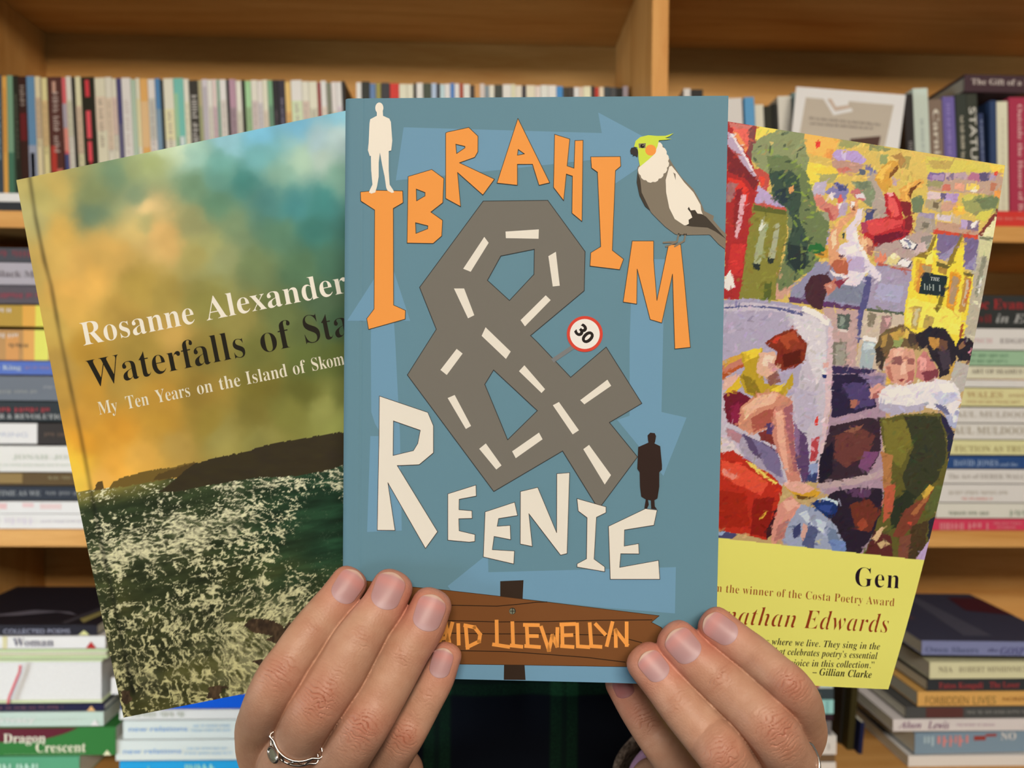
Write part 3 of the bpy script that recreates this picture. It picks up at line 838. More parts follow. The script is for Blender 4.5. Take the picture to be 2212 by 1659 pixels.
SKY = [(100,430,185,175,110),(70,470,178,170,115),(70,600,190,165,95),(130,500,215,175,95),(160,560,208,168,95),(200,415,140,150,105),(200,460,112,135,110),(120,410,195,170,100),
 (300,420,128,148,118),(250,380,120,145,115),(290,370,150,160,115),(330,350,168,178,122),(320,480,160,160,110),(300,500,210,182,115),(325,450,236,202,142),(340,500,222,180,115),(360,525,205,168,105),(420,400,115,145,115),
 (480,380,105,150,135),(420,335,150,185,170),(350,320,195,210,170),(390,315,205,218,185),(500,300,150,195,205),(560,285,122,182,205),(640,270,122,180,205),(720,250,135,188,205),(735,300,178,198,195),(650,350,170,195,170),
 (700,345,178,195,180),(690,310,165,190,195),(600,380,135,170,150),(560,340,112,165,165),(520,390,75,132,124),(470,350,110,160,150),(580,430,85,135,130),(640,440,78,138,138),(700,440,72,133,128),(735,380,130,170,150),(680,500,70,125,115),(600,500,95,130,105),
 (500,500,125,145,110),(420,480,150,150,105),(460,440,100,138,112),(480,560,150,155,110),(455,530,165,165,110),(420,550,165,155,95),(560,580,115,130,90),(650,580,90,120,90),(720,570,75,110,90),(200,600,218,172,92),(240,540,212,172,98),(120,560,205,170,95),(150,660,202,162,85),
 (230,560,205,168,95),(150,620,214,168,90),(300,620,172,147,76),(260,680,175,145,75),(360,640,160,140,75),(450,650,140,135,75),(520,690,150,140,80),(600,680,110,120,75),(700,650,80,100,75),(735,700,70,95,70),(660,720,95,105,65),
 (110,700,185,158,85),(130,780,170,140,75),(180,760,182,143,62),(300,760,165,140,70),(375,722,190,155,85),(450,760,140,125,65),(560,760,120,120,65),(660,780,100,110,60),(735,770,95,105,55),(200,850,190,145,62),(130,860,175,140,70),(170,900,196,148,66),(260,840,170,140,70),
 (350,860,180,140,62),(450,850,150,125,60),(560,840,120,110,52),(650,850,105,105,52),(735,860,112,116,62),(180,950,216,156,56),(260,930,202,147,56),(350,920,182,142,60),(450,910,152,132,62),(550,900,122,112,56),(620,890,128,126,66),
 (700,880,150,150,86),(735,910,152,155,86),(160,1000,236,192,70),(175,1045,242,204,86),(240,1000,226,168,72),(220,1030,235,180,90),(300,980,216,168,82),(380,960,182,152,82),(480,940,152,142,82),(560,940,146,140,80),(800,250,140,190,200),(800,500,60,110,100),(800,800,80,90,50)]


def field(X, Y, pts, sig):
    num = np.zeros(X.shape + (3,))
    den = np.zeros(X.shape)
    for (x, y, r, g, b) in pts:
        d2 = (X - x) ** 2 + (Y - y) ** 2
        w = 1.0 / (d2 + sig * sig) ** 2
        num += w[..., None] * np.array([r, g, b], float)
        den += w
    return num / den[..., None]


def seascape(X, Y):
    """colours of the seascape cover at photograph coordinates"""
    wx = X + 16 * (fbm(X / 50, Y / 50, 3) - .5) * 2
    wy = Y + 16 * (fbm(X / 50, Y / 50, 9) - .5) * 2
    col = field(wx, wy, SKY, 13.0)
    col = 0.5 * col + 0.5 * field(wx, wy, SKY, 30.0)
    col *= (1 + 0.10 * (fbm(X / 70, Y / 70, 21, 3) - .5) * 2)[..., None]
    col = (col - 118) * 1.1 + 116
    # the book lies turned by 11.5 degrees: (a, b) run along and down the picture
    ca, sa = math.cos(math.radians(11.5)), math.sin(math.radians(11.5))
    a, b = X * ca - Y * sa, X * sa + Y * ca
    hor = np.interp(X, [100, 170, 300, 400, 560, 740, 900], [1068, 1062, 1044, 1030, 1014, 1004, 995])
    sea = Y > hor
    t = np.clip((Y - hor) / 480.0, 0, 1)
    wave = fbm(a / 60, b / 14, 5, 4)
    base = np.array([46, 58, 34.]) * (1 - t)[..., None] + np.array([50, 50, 26.]) * t[..., None]
    rgt = sstep(420, 740, X) * (1 - sstep(.35, .7, t))
    base = base * (1 - rgt)[..., None] + np.array([30, 58, 38.]) * rgt[..., None]
    hz = sstep(0.10, 0.0, t) * sstep(500, 180, X)
    base = base * (1 - hz)[..., None] + np.array([128, 118, 58.]) * hz[..., None]
    base *= (0.55 + 0.9 * wave)[..., None]
    olive = sstep(.35, .8, fbm(a / 90, b / 60, 31, 3)) * sstep(.25, .6, t)
    base = base * (1 - .5 * olive)[..., None] + np.array([96, 92, 42.]) * (.5 * olive)[..., None]
    dens = field(X, Y, [(180,1090,30,0,0),(300,1075,28,0,0),(480,1046,66,0,0),(600,1038,70,0,0),(730,1028,66,0,0),(250,1120,26,0,0),(440,1085,16,0,0),(600,1075,24,0,0),(700,1090,12,0,0),(220,1150,40,0,0),
        (320,1150,62,0,0),(400,1148,88,0,0),(440,1160,98,0,0),(500,1150,92,0,0),(540,1160,50,0,0),(600,1155,38,0,0),(680,1140,8,0,0),(230,1190,70,0,0),(300,1185,84,0,0),(400,1190,72,0,0),(480,1185,24,0,0),(220,1220,78,0,0),(260,1210,70,0,0),(340,1215,62,0,0),
        (420,1215,40,0,0),(560,1195,34,0,0),(640,1185,6,0,0),(700,1180,8,0,0),(230,1250,12,0,0),(300,1255,16,0,0),(400,1250,14,0,0),(500,1240,8,0,0),(510,1234,44,0,0),(600,1250,12,0,0),(700,1240,26,0,0),(220,1285,32,0,0),(330,1290,20,0,0),(400,1285,28,0,0),(480,1270,58,0,0),(560,1275,74,0,0),(640,1270,66,0,0),(700,1290,52,0,0),
        (300,1320,58,0,0),(250,1340,42,0,0),(380,1320,60,0,0),(450,1310,58,0,0),(540,1310,66,0,0),(600,1320,74,0,0),(300,1370,46,0,0),(260,1400,58,0,0),(350,1390,52,0,0),(420,1370,56,0,0),(480,1380,74,0,0),(500,1400,90,0,0),(560,1420,92,0,0),(600,1400,88,0,0),(440,1430,62,0,0),(380,1440,56,0,0),(300,1450,66,0,0),(270,1500,54,0,0),(330,1500,60,0,0),(400,1500,52,0,0),(460,1480,66,0,0),(530,1480,90,0,0),(560,1500,86,0,0),(300,1540,48,0,0)], 16.0)[..., 0] / 100.0
    k = 5.5 + 5 * t
    asp = 3.4 - 2.2 * np.minimum(1, t * 1.4)
    qa = a + 9 * (fbm(a / 26, b / 16, 40, 3) - .5) * 2
    qb = b + 6 * (fbm(a / 26, b / 16, 46, 3) - .5) * 2
    r1 = 1 - np.abs(fbm(qa / (k * asp), qb / k, 41, 2) - .5) * 2
    r2 = 1 - np.abs(fbm(qa / (k * .45 * asp), qb / (k * .45), 43, 2) - .5) * 2
    fine = fbm(a / 5.0, b / 3.2, 47, 3)
    lace = r1 + .62 * r2 + .55 * (fbm(a / 46, b / 22, 49, 3) - .5) + .22 * (fine - .5)
    qs = np.quantile(lace, np.linspace(0, 1, 101))
    rank = np.interp(lace, qs, np.linspace(0, 1, 101))
    dens = np.clip(dens * 1.12 - .12, 0, .93)
    foam = sstep(1 - dens - .10, 1 - dens + .20, rank)
    fc = np.array([206, 201, 166.]) * (1 - .22 * t)[..., None] + np.array([6, 2, -20.]) * t[..., None]
    fc = fc * (.62 + .5 * sstep(1 - dens, 1.0, rank) * (.8 + .4 * fine) + .1 * fine)[..., None]
    wash = sstep(.35, .95, dens) * sstep(.30, .75, fbm(qa / (k * 2.4), qb / (k * 1.2), 53, 3)) * .55
    base = base * (1 - wash)[..., None] + np.array([172, 168, 128.]) * wash[..., None]
    water = base * (1 - foam * .9)[..., None] + fc * (foam * .9)[..., None]
    col = np.where(sea[..., None], water, col)
    rough = 2.2 * (fbm(X / 7, Y / 7, 61) - .5) * 2
    Xr, Yr = X + rough, Y + rough
    far = [(236,1056),(243,1042),(262,1032),(300,1022),(335,1014),(352,1012),(372,1010),(400,1002),(420,998),(428,1004),(405,1026),(300,1046)]
    col[inside(Xr, Yr, far)] = (112, 90, 40)
    col[inside(Xr, Yr, [(330,1038),(345,1022),(380,1012),(420,1000),(400,1028)])] = (86, 68, 34)
    col[inside(Xr, Yr, [(203,1060),(208,1046),(212,1040),(220,1038),(225,1056)])] = (92, 72, 36)
    head = [(342,1063),(362,1050),(380,1034),(402,1014),(424,1000),(470,988),(520,978),(560,966),(600,956),(660,946),(712,937),(734,933),(760,940),(900,930),(900,990),(740,1006),(700,1018),(650,1026),(600,1031),(560,1031),(500,1040),(440,1050),(384,1062)]
    m = inside(Xr, Yr, head)
    shade = np.stack([50 + 10 * fbm(X / 30, Y / 12, 71), 42 + 10 * fbm(X / 30, Y / 12, 71), 28 + 4 * fbm(X / 30, Y / 12, 72)], -1)
    col[m] = shade[m]
    jag = 6 * (fbm(X / 12, Y / 12, 81, 4) - .5) * 2
    for P in ([(524,1348),(548,1336),(590,1340),(610,1350),(600,1368),(570,1372),(545,1366)], [(574,1384),(600,1358),(632,1342),(660,1352),(640,1400),(610,1396)], [(452,1486),(466,1478),(492,1482),(474,1500),(470,1512),(448,1510)],
              [(545,1430),(570,1424),(566,1440)], [(262,1496),(280,1488),(284,1512),(266,1520)]):
        mm = inside(X + jag, Y + jag, P)
        cc = np.stack([40 + 50 * fbm(X / 5, Y / 9, 91, 2), 30 + 40 * fbm(X / 5, Y / 9, 91, 2), 22 + 26 * fbm(X / 5, Y / 9, 91, 2)], -1)
        col[mm] = cc[mm]
    return np.clip(col, 4, 250)


# painted village scene: shapes traced in two close-up frames, (x0, y0, scale) each
FA, FB = (1540.0, 250.0, 3.456), (1540.0, 640.0, 2.860)


def fr(F, pts):
    return [(F[0] + x / F[2], F[1] + y / F[2]) for x, y in zip(pts[::2], pts[1::2])]


PAINT = [
 (FA,'d2b460',[0,-100,2300,-100,2300,1700,0,1700]),
 (FA,'ecd25c',[300,60,700,120,690,200,560,120,400,130,300,220]), (FA,'efb45c',[680,120,960,150,920,240,880,330,720,280,660,200]), (FA,'ccb45e',[960,160,1480,240,1500,300,1250,300,1130,240]),
 (FA,'d6b862',[1130,230,1500,260,1640,320,1600,460,1400,440,1300,330]), (FA,'d2c25c',[1580,300,2190,370,2170,430,1900,430,1600,420]), (FA,'bca25a',[1600,330,1800,340,1760,400,1640,400]), (FA,'e8c456',[2060,360,2190,380,2170,470,2100,440]),
 (FA,'ead052',[690,330,900,390,830,480,760,520,710,640,670,440]), (FA,'e6c84e',[760,400,880,370,960,450,840,500]), (FA,'e4443a',[765,192,800,190,800,232,770,242]), (FA,'e09850',[850,240,900,250,890,330,850,320]),
 (FA,'9c9a64',[960,170,1120,190,1060,240,940,230]), (FA,'8a8c60',[1180,210,1330,240,1280,270,1160,260]), (FA,'949a66',[1250,290,1310,290,1300,360,1240,360]), (FA,'a89858',[1400,300,1480,300,1460,400,1380,380]),
 # hillside houses
 (FA,'b89080',[880,310,1110,360,1160,370,1090,420,960,430,890,380]), (FA,'b49acb',[885,300,920,250,1010,258,1080,270,1150,330,1120,360,1000,330,940,340]), (FA,'c8b8dc',[960,260,1000,262,990,330,960,320]), (FA,'77709a',[1130,360,1220,410,1210,440,1140,400]),
 (FA,'5e6472',[1090,400,1140,400,1130,440,1090,440]), (FA,'c87868',[920,400,1000,380,1040,410,940,425]), (FA,'ad9c8f',[1140,430,1230,420,1240,520,1290,640,1300,770,1120,800,1190,700,1180,560]),
 (FA,'808a6c',[1030,490,1180,490,1215,570,1180,690,1120,640,1080,560]), (FA,'6e7a62',[1080,490,1160,500,1140,560,1090,540]), (FA,'4c4e78',[1140,690,1205,700,1190,770,1140,785]), (FA,'a6a268',[800,440,940,430,900,500,800,500]),
 (FA,'b9acc2',[760,500,850,490,835,590,740,620]), (FA,'cd7e70',[720,580,810,590,850,650,1000,690,980,725,890,790,830,710,730,650]), (FA,'837ca8',[830,570,930,495,1015,540,995,650,900,610]), (FA,'4d5080',[900,500,1005,520,1000,560,940,560]),
 (FA,'e6d8dc',[860,600,880,560,900,610,890,640]), (FA,'d9655c',[925,640,955,580,975,640,940,650]), (FA,'e9dcdc',[920,650,1000,650,985,690,940,700]), (FA,'c07070',[1010,560,1080,540,1150,620,1120,640,1060,610]), (FA,'d8cdd0',[1060,590,1120,570,1140,620,1070,610]),
 (FA,'b4a0b8',[960,650,1010,650,1000,740,930,760]), (FA,'b35a55',[830,690,870,690,900,780,860,780]), (FA,'9a9a80',[740,700,860,720,870,800,780,830]), (FA,'ad9ec4',[720,830,870,850,860,960,760,950]), (FA,'8d80b0',[740,830,800,840,780,880,730,880]),
 # terraces on the right
 (FA,'b89a86',[1600,430,2140,420,2175,480,2150,620,2000,580,1600,560]), (FA,'7d6a96',[1615,420,1740,430,1720,490,1600,470]), (FA,'a88cae',[1640,440,1730,440,1720,485,1630,475]), (FA,'9a9468',[1600,480,1720,490,1700,540,1600,530]), (FA,'c2a8b0',[1740,420,1770,425,1760,470,1735,470]),
 (FA,'80708a',[1740,470,1790,420,1810,430,1800,480,1760,490]), (FA,'b49aa2',[1800,430,1905,430,1895,480,1800,470]), (FA,'b0708a',[1920,430,2010,430,1990,490,1900,480]), (FA,'5e5474',[1990,430,2070,420,2060,490,2000,490]), (FA,'a894ae',[2060,440,2125,430,2115,480,2060,485]),
 (FA,'c87060',[1720,510,1770,520,1770,560,1710,560]), (FA,'d99c80',[1800,500,1880,510,1870,560,1800,550]), (FA,'ecc862',[1895,500,1990,510,1975,560,1885,555]), (FA,'f1e6d0',[1920,545,1975,550,1960,570,1920,570]), (FA,'b8765c',[2080,490,2120,500,2100,560,2070,560]), (FA,'d84a3a',[2100,410,2135,420,2120,450,2100,440]),
 (FA,'d8c0bc',[1610,565,1705,575,1695,625,1600,620]), (FA,'b294c0',[1735,575,1840,580,1820,645,1720,630]), (FA,'6a5e80',[1700,580,1740,580,1730,630,1700,620]), (FA,'b0a07e',[1590,620,1710,630,1700,720,1590,690]), (FA,'c89a84',[1710,640,1830,650,1810,710,1700,710]), (FA,'74664f',[1650,640,1690,650,1680,690,1640,680]),
 (FA,'d2b85e',[1490,560,1600,550,1590,640,1520,650]), (FA,'6f7d5e',[1480,620,1550,590,1580,640,1560,720,1500,730]), (FA,'989a60',[1850,620,1990,590,2140,590,2135,700,2000,770,1880,700]), (FA,'707c58',[1960,620,2130,600,2120,690,2010,700]), (FA,'c9c060',[1870,590,1960,590,1930,630,1870,640]),
 (FA,'eeb450',[1790,680,1880,680,1890,730,1810,745]), (FA,'f0c64e',[1830,670,1870,680,1860,720,1830,710]), (FA,'cfc458',[1990,720,2090,700,2040,790,1950,770]), (FA,'e39a50',[2100,560,2160,560,2150,620,2100,600]),
 (FA,'a89a8a',[1530,730,1650,740,1675,880,1505,870]), (FA,'9d8fa6',[1540,720,1660,730,1650,770,1540,750]), (FA,'7c7466',[1560,790,1620,800,1610,840,1560,830]), (FA,'cfbfc6',[1680,730,1785,745,1780,790,1670,780]), (FA,'bc957e',[1680,790,1860,800,1985,860,1985,905,1650,870]), (FA,'c6b090',[1790,750,1850,760,1840,810,1790,800]), (FA,'b8a0c4',[1850,770,1905,780,1890,850,1850,840]),
 (FA,'7c6a84',[1900,780,1990,800,1975,860,1900,850]), (FA,'f0e6e6',[1930,800,1990,780,1970,830,1930,840]), (FA,'c84c38',[1640,850,1990,895,1985,925,1650,885]), (FA,'d8d0d0',[1530,870,1640,880,1630,905,1540,890]),
 # right-hand grey house and roof edge
 (FA,'bdb49c',[1985,890,2110,730,2150,700,2130,920,2060,1250,1980,1700,1860,1700,1900,1400]), (FA,'7a3c36',[2125,690,2150,715,2010,905,1980,890]), (FA,'e2dba6',[2112,745,2120,905,2005,905]), (FA,'77785a',[1995,905,2095,908,2095,922,1990,920]), (FA,'ccc898',[1990,925,2090,925,2070,1080,1985,1050]),
 (FA,'b3aa94',[1940,1100,2060,1120,1970,1640,1870,1630]), (FA,'8a8874',[2015,1040,2045,1050,2000,1300,1960,1370,1950,1330]), (FA,'e0dccc',[2000,1200,2015,1210,1985,1330,1972,1320]), (FA,'ddd8b4',[1940,1380,1985,1390,1975,1415,1940,1405]),
 # square
 (FA,'b19a92',[1190,960,1400,900,1560,860,1650,890,1600,1010,1480,1060,1490,1160,1220,1110]),
 (FA,'8d867e',[1560,900,1650,890,1600,1000,1540,1000]), (FA,'c9b0ae',[1500,960,1580,940,1600,1010,1500,1030]),
 (FA,'4c4858',[1385,925,1435,900,1525,965,1510,1005,1420,985]), (FA,'e8e2ee',[1395,925,1435,905,1515,962,1500,995,1415,975]), (FA,'7c7690',[1425,925,1460,925,1490,965,1450,960]), (FA,'d8c888',[1310,1050,1350,1025,1400,1060,1370,1110,1290,1110]), (FA,'eee2b4',[1320,1045,1350,1030,1390,1055,1350,1075]),
 (FA,'4a4656',[1370,1105,1410,1060,1490,1085,1465,1140]), (FA,'e4dce6',[1375,1105,1412,1065,1482,1088,1455,1130]), (FA,'dd8466',[1205,1040,1240,1060,1250,1010,1265,1050,1290,1020,1300,1060,1270,1110,1210,1095]),
 # slate roofs and cottages
 (FA,'8f8ca6',[720,1080,860,1090,1000,1150,1150,1200,1230,1110,1490,1150,1430,1480,1150,1440,860,1390,570,1360,600,1270,700,1190]), (FA,'7d8296',[880,1280,1150,1250,1100,1410,860,1380]), (FA,'a195ac',[1190,1120,1490,1160,1430,1480,1150,1430]), (FA,'a8a3c0',[1230,1250,1430,1270,1400,1400,1200,1370]), (FA,'b05a4e',[1230,1095,1490,1150,1485,1165,1230,1115]),
 (FA,'565480',[1150,1195,1190,1210,1130,1500,1100,1700,1050,1700,1090,1440]), (FA,'5e3c62',[560,1350,860,1385,1100,1430,1100,1455,850,1425,570,1395]),
 (FA,'bd9e9a',[820,1430,1085,1455,1070,1900,900,1900,850,1560]), (FA,'58605a',[925,1480,1025,1480,1010,1600,930,1590]), (FA,'8a9488',[945,1500,985,1500,980,1570,945,1570]), (FA,'d8c8c0',[930,1590,1010,1600,1005,1620,930,1610]),
 (FA,'c7b5a2',[1130,1450,1435,1480,1425,1900,1060,1900]), (FA,'58604e',[1150,1435,1430,1470,1430,1490,1150,1455]), (FA,'857a68',[1160,1465,1225,1475,1195,1580,1150,1570]), (FA,'9a7c78',[1260,1500,1345,1490,1300,1700,1240,1620]), (FA,'cfa0a0',[1280,1510,1330,1505,1300,1580]),
 (FB,'7a7468',[740,280,830,280,820,440,735,440]), (FB,'9a9688',[760,300,820,300,812,430,755,430]), (FB,'a4b0b4',[925,280,1010,285,985,450,905,448]), (FB,'c2ccd0',[930,290,1000,292,990,330,928,330]), (FB,'e8e2dc',[925,245,1010,255,1012,285,920,275]),
 # red house
 (FA,'a83030',[100,20,325,70,315,210,285,330,345,480,330,570,300,760,250,980,205,1370,60,1370,85,1200]), (FA,'e2665a',[140,85,275,95,262,250,180,140]), (FA,'c8746a',[120,50,300,75,290,100,130,85]), (FA,'e89258',[150,110,190,130,255,240,245,275,170,160]), (FA,'7d4a4a',[275,90,325,75,310,210,285,330,255,290]),
 (FA,'b7a0b6',[110,120,150,130,340,470,330,495,290,440,110,215]), (FA,'e6d6e2',[125,125,150,135,335,450,320,455]), (FA,'782c30',[110,225,335,490,310,560,240,470,110,420]), (FA,'d63a30',[110,460,215,490,270,560,250,680,180,620,120,640]), (FA,'8c2a2e',[170,560,220,540,180,900,150,920]), (FA,'d8a4ac',[215,590,248,592,205,860,185,925,160,900]), (FA,'c43634',[130,950,245,960,215,1200,110,1180]),
 (FA,'a06a6a',[105,505,175,512,150,640,100,650]), (FA,'bb5046',[300,395,410,395,432,450,400,570,370,545,330,470]), (FA,'e04e3c',[340,445,388,470,368,535]), (FA,'e8e0e4',[85,1215,130,1150,162,1275,115,1310,85,1290]),
 # olive house
 (FA,'84803a',[300,650,560,715,550,900,510,1060,480,1380,195,1380,250,980]), (FA,'5e6230',[310,655,555,715,550,750,305,705]), (FA,'b6a0c4',[340,515,555,690,315,650]), (FA,'c25a50',[315,645,555,690,555,715,310,660]), (FA,'a0a680',[360,770,412,800,352,1110,300,1120,322,1000]), (FA,'d8dccc',[372,775,395,800,360,860,340,860]), (FA,'2a3230',[300,1100,355,1108,345,1150,298,1150]),
 (FA,'a4a888',[468,800,497,812,462,1080,415,1090]), (FA,'2c3432',[412,1060,468,1070,455,1105,410,1105]), (FA,'56602e',[390,1255,440,1245,432,1370,378,1370]), (FA,'c89a84',[490,1150,560,1170,600,1290,520,1370,465,1370]),
 # tree
 (FA,'8a9268',[300,210,420,130,560,80,690,105,680,210,720,330,690,430,600,420,430,450,340,380,285,330]), (FA,'6c7a52',[400,300,560,300,700,420,780,700,870,800,850,960,800,1060,740,1150,640,1210,560,1290,490,1310,480,1230,530,1060,560,900,560,740,520,640,440,580,430,450]),
 (FA,'3e5044',[420,420,560,400,640,460,660,600,640,760,700,900,720,1100,620,1180,540,1100,560,950,600,800,560,700,450,620]), (FA,'2f3c44',[450,560,540,540,560,640,500,660]), (FA,'2c3838',[560,960,700,980,690,1140,620,1170,560,1080]),
 (FA,'c8b470',[420,200,450,190,440,230]), (FA,'d89a60',[560,540,600,520,610,560,580,580]), (FA,'c9923a',[740,1010,860,990,860,1060,780,1060]), (FA,'2f6a3a',[720,960,800,955,850,1000,780,1030,710,1010]),
 # tumbling figure
 (FA,'a8804a',[1330,300,1410,275,1440,340,1400,400,1380,340]), (FA,'cf9a44',[1205,470,1260,380,1320,335,1390,335,1385,390,1325,450,1335,520,1295,580,1250,545]), (FA,'e6ba5a',[1230,440,1290,370,1340,345,1290,420,1260,500]), (FA,'7e522c',[1325,420,1385,360,1375,410,1320,470]),
 (FA,'d99e4e',[1390,545,1480,495,1565,470,1578,500,1500,560,1470,620,1480,660,1400,640]), (FA,'6f4226',[1470,545,1560,490,1500,560,1475,615,1455,590]), (FA,'eab860',[1400,560,1460,520,1500,500,1440,560]), (FA,'b89aa8',[1340,450,1370,470,1370,520,1340,510]),
 (FA,'b02e34',[1275,585,1350,570,1405,650,1425,770,1480,740,1490,860,1420,920,1300,950,1190,985,1150,930,1105,870,1140,785,1300,755,1285,660]), (FA,'7e2a30',[1390,640,1480,640,1495,860,1430,850,1435,760]), (FA,'dc5a58',[1305,600,1360,620,1395,740,1345,755,1310,700]), (FA,'d24c4c',[1140,785,1300,765,1420,780,1400,825,1200,890,1120,860]),
 (FA,'6e2030',[1200,900,1400,860,1480,870,1310,950,1210,965]), (FA,'a84058',[1100,800,1145,790,1160,870,1110,890]), (FA,'e8a0a0',[1300,575,1345,572,1350,600,1310,605]),
 (FA,'d89a74',[1085,890,1170,915,1215,975,1190,1050,1130,1020,1070,950]), (FA,'eebc90',[1090,930,1140,900,1160,960,1110,980]), (FA,'a86a58',[1150,960,1215,980,1185,1050,1150,1030]),
 (FA,'d99c74',[1015,625,1080,640,1092,690,1062,745,965,835,940,900,940,1010,1010,1090,1000,1185,930,1175,870,1110,860,960,868,870,960,770,1030,720]), (FA,'b26248',[910,1070,1010,1085,1010,1185,925,1185,885,1120]), (FA,'f0c8a0',[880,880,920,840,920,960,890,1000]), (FA,'e9ddd8',[1030,640,1060,640,1060,690,1035,690]), (FA,'6a3430',[1040,670,1065,672,1060,705,1040,700]),
 (FA,'dccfdc',[1080,700,1122,688,1110,760,1070,860,1080,950,1150,1060,1255,1180,1245,1240,1150,1165,1110,1250,1060,1275,975,1262,1010,1180,1012,1080,940,1020,945,960,1000,940,990,850,1055,780]), (FA,'b9a6c6',[1000,1050,1130,1055,1135,1170,1010,1160]), (FA,'f6f0f4',[985,985,1060,960,1080,1010,1000,1050]), (FA,'f2eaf0',[1040,880,1075,860,1090,960,1180,1080,1130,1060]), (FA,'3c4a44',[960,880,985,870,980,920]), (FA,'5e3a44',[925,1040,975,1035,970,1060]),
 (FA,'4a2c34',[680,1290,740,1190,850,1180,890,1230,840,1330,820,1445,760,1440,690,1380]), (FA,'c07a68',[825,1260,920,1218,925,1290,855,1335]), (FA,'8a3848',[900,1240,1025,1200,940,1295]), (FA,'d8a898',[830,1270,890,1250,880,1290]), (FA,'e4d8e0',[870,1150,930,1180,1000,1190,1000,1210,900,1200]),
 # yellow house
 (FA,'f0d044',[1500,1075,1530,1040,1610,1040,1665,880,1690,1060,1660,1095,1750,1120,1862,895,1885,1080,1870,1160,1945,1190,1945,1230,1930,1300,1865,1720,1420,1720,1440,1400,1470,1250]), (FA,'f7e068',[1580,1060,1640,1000,1650,1090,1600,1120]), (FA,'f6dc5c',[1460,1360,1640,1400,1860,1450,1840,1640,1440,1560]), (FA,'d8a83c',[1520,1070,1560,1080,1530,1300,1500,1300]),
 (FA,'7a6a8c',[1670,880,1850,898,1765,1100,1668,1060]), (FA,'968cae',[1680,1060,1820,955,1762,1098]), (FA,'75668a',[1880,905,1985,930,1960,1160,1868,1130]), (FA,'8f86aa',[1880,1120,1970,1030,1960,1155,1880,1140]),
 (FA,'8a7434',[1668,875,1650,970,1590,1070,1510,1050,1600,1000]), (FA,'8a7434',[1845,905,1872,890,1780,1120,1745,1110]), (FA,'6a6034',[1665,1090,1775,1120,1755,1145,1668,1120]), (FA,'6a6034',[1868,1165,1945,1185,1930,1205,1878,1192]),
 (FA,'cf8a3c',[1548,1100,1640,1108,1630,1170,1560,1180,1535,1330,1515,1300]), (FA,'a89468',[1565,1115,1630,1120,1620,1165,1570,1170]), (FA,'a8823e',[1685,1128,1750,1148,1740,1185,1680,1165]), (FA,'d8922e',[1775,1165,1855,1190,1800,1460,1740,1425]), (FA,'a88c6c',[1790,1195,1835,1205,1795,1420,1760,1400]),
 (FA,'b88a44',[1878,1205,1935,1220,1880,1475,1835,1465]), (FA,'c4b094',[1895,1225,1925,1235,1880,1420,1860,1410]), (FA,'c06a3a',[1915,1230,1930,1235,1890,1400,1880,1400]), (FA,'b59a52',[1500,1415,1562,1430,1522,1600,1478,1585]), (FA,'c8bc90',[1512,1435,1545,1440,1515,1575,1490,1570]), (FA,'b59a52',[1588,1485,1655,1508,1625,1610,1568,1595]),
 (FA,'263236',[1570,1165,1748,1192,1732,1355,1680,1348,1538,1325]), (FA,'7a6c2c',[1700,1345,1735,1330,1700,1440,1675,1470,1655,1440]), (FA,'9a5030',[1868,1540,1850,1720,1830,1720,1850,1560]),
 # van
 (FB,'c3b9c4',[40,25,230,14,470,42,620,82,722,142,742,190,738,420,732,640,690,900,652,1150,600,1130,420,1170,200,1040,40,860]), (FB,'aca2b8',[40,90,440,95,560,320,520,600,300,640,40,560]), (FB,'d3cbd0',[470,100,620,120,700,190,700,420,640,560,580,340]), (FB,'a39cb4',[40,25,230,15,470,44,620,82,700,130,690,160,600,100,440,60,250,36,40,50]),
 (FB,'eae4e4',[560,60,650,92,722,140,716,190,640,130,540,90]), (FB,'585a86',[40,66,240,54,440,72,560,110,555,120,430,86,240,64,40,78]), (FB,'d4b8bc',[715,190,742,195,735,640,690,900,652,1150,640,1120,690,700]), (FB,'b8aec0',[500,560,640,600,640,740,560,860,500,760]),
 (FB,'d63a32',[638,745,656,740,652,795,630,802]), (FB,'b4444a',[608,880,662,865,640,1015,598,1025]), (FB,'23306a',[673,483,708,483,702,506,680,503]), (FB,'d8a8a0',[680,412,720,410,716,440,680,440]), (FB,'e4e0e8',[676,470,712,470,706,484,676,482]),
 # stone wall
 (FB,'a88c9c',[735,425,960,445,1070,480,1070,720,1045,900,1065,1100,1060,1500,900,1600,780,1600,760,1250,640,1195,650,1140,690,900,728,700]), (FB,'3c3054',[735,430,1010,455,960,478,735,478]), (FB,'2e2640',[735,485,900,480,965,530,1012,680,880,720,732,755]), (FB,'50426e',[800,540,950,530,1000,670,880,700]), (FB,'a86a58',[845,640,900,640,880,690,850,690]), (FB,'8a7898',[900,480,1060,500,1040,560,970,540]),
 (FB,'3a2a34',[725,800,960,750,1035,755,1035,960,960,1100,800,1155,645,1170,680,950]), (FB,'6a3c38',[760,860,900,800,1000,860,960,980,820,1060,740,1000]), (FB,'7a4a70',[930,960,1030,960,960,1090,900,1060]), (FB,'8c5a48',[800,830,930,790,880,850]), (FB,'241e2c',[660,980,740,900,740,1100,655,1160]),
 (FB,'2c2230',[760,1200,900,1185,1050,1185,1045,1380,970,1500,900,1600,770,1600,700,1400,700,1250]), (FB,'6c3428',[840,1290,960,1250,1040,1330,970,1460,880,1440]), (FB,'5a3c5a',[840,1190,1000,1190,960,1240,860,1240]), (FB,'9a4630',[890,1400,930,1370,960,1420,910,1450]), (FB,'b9a0a0',[640,1160,980,1100,1060,1060,1050,1110,900,1160,660,1195]),
 # boys' coat, olive and brown
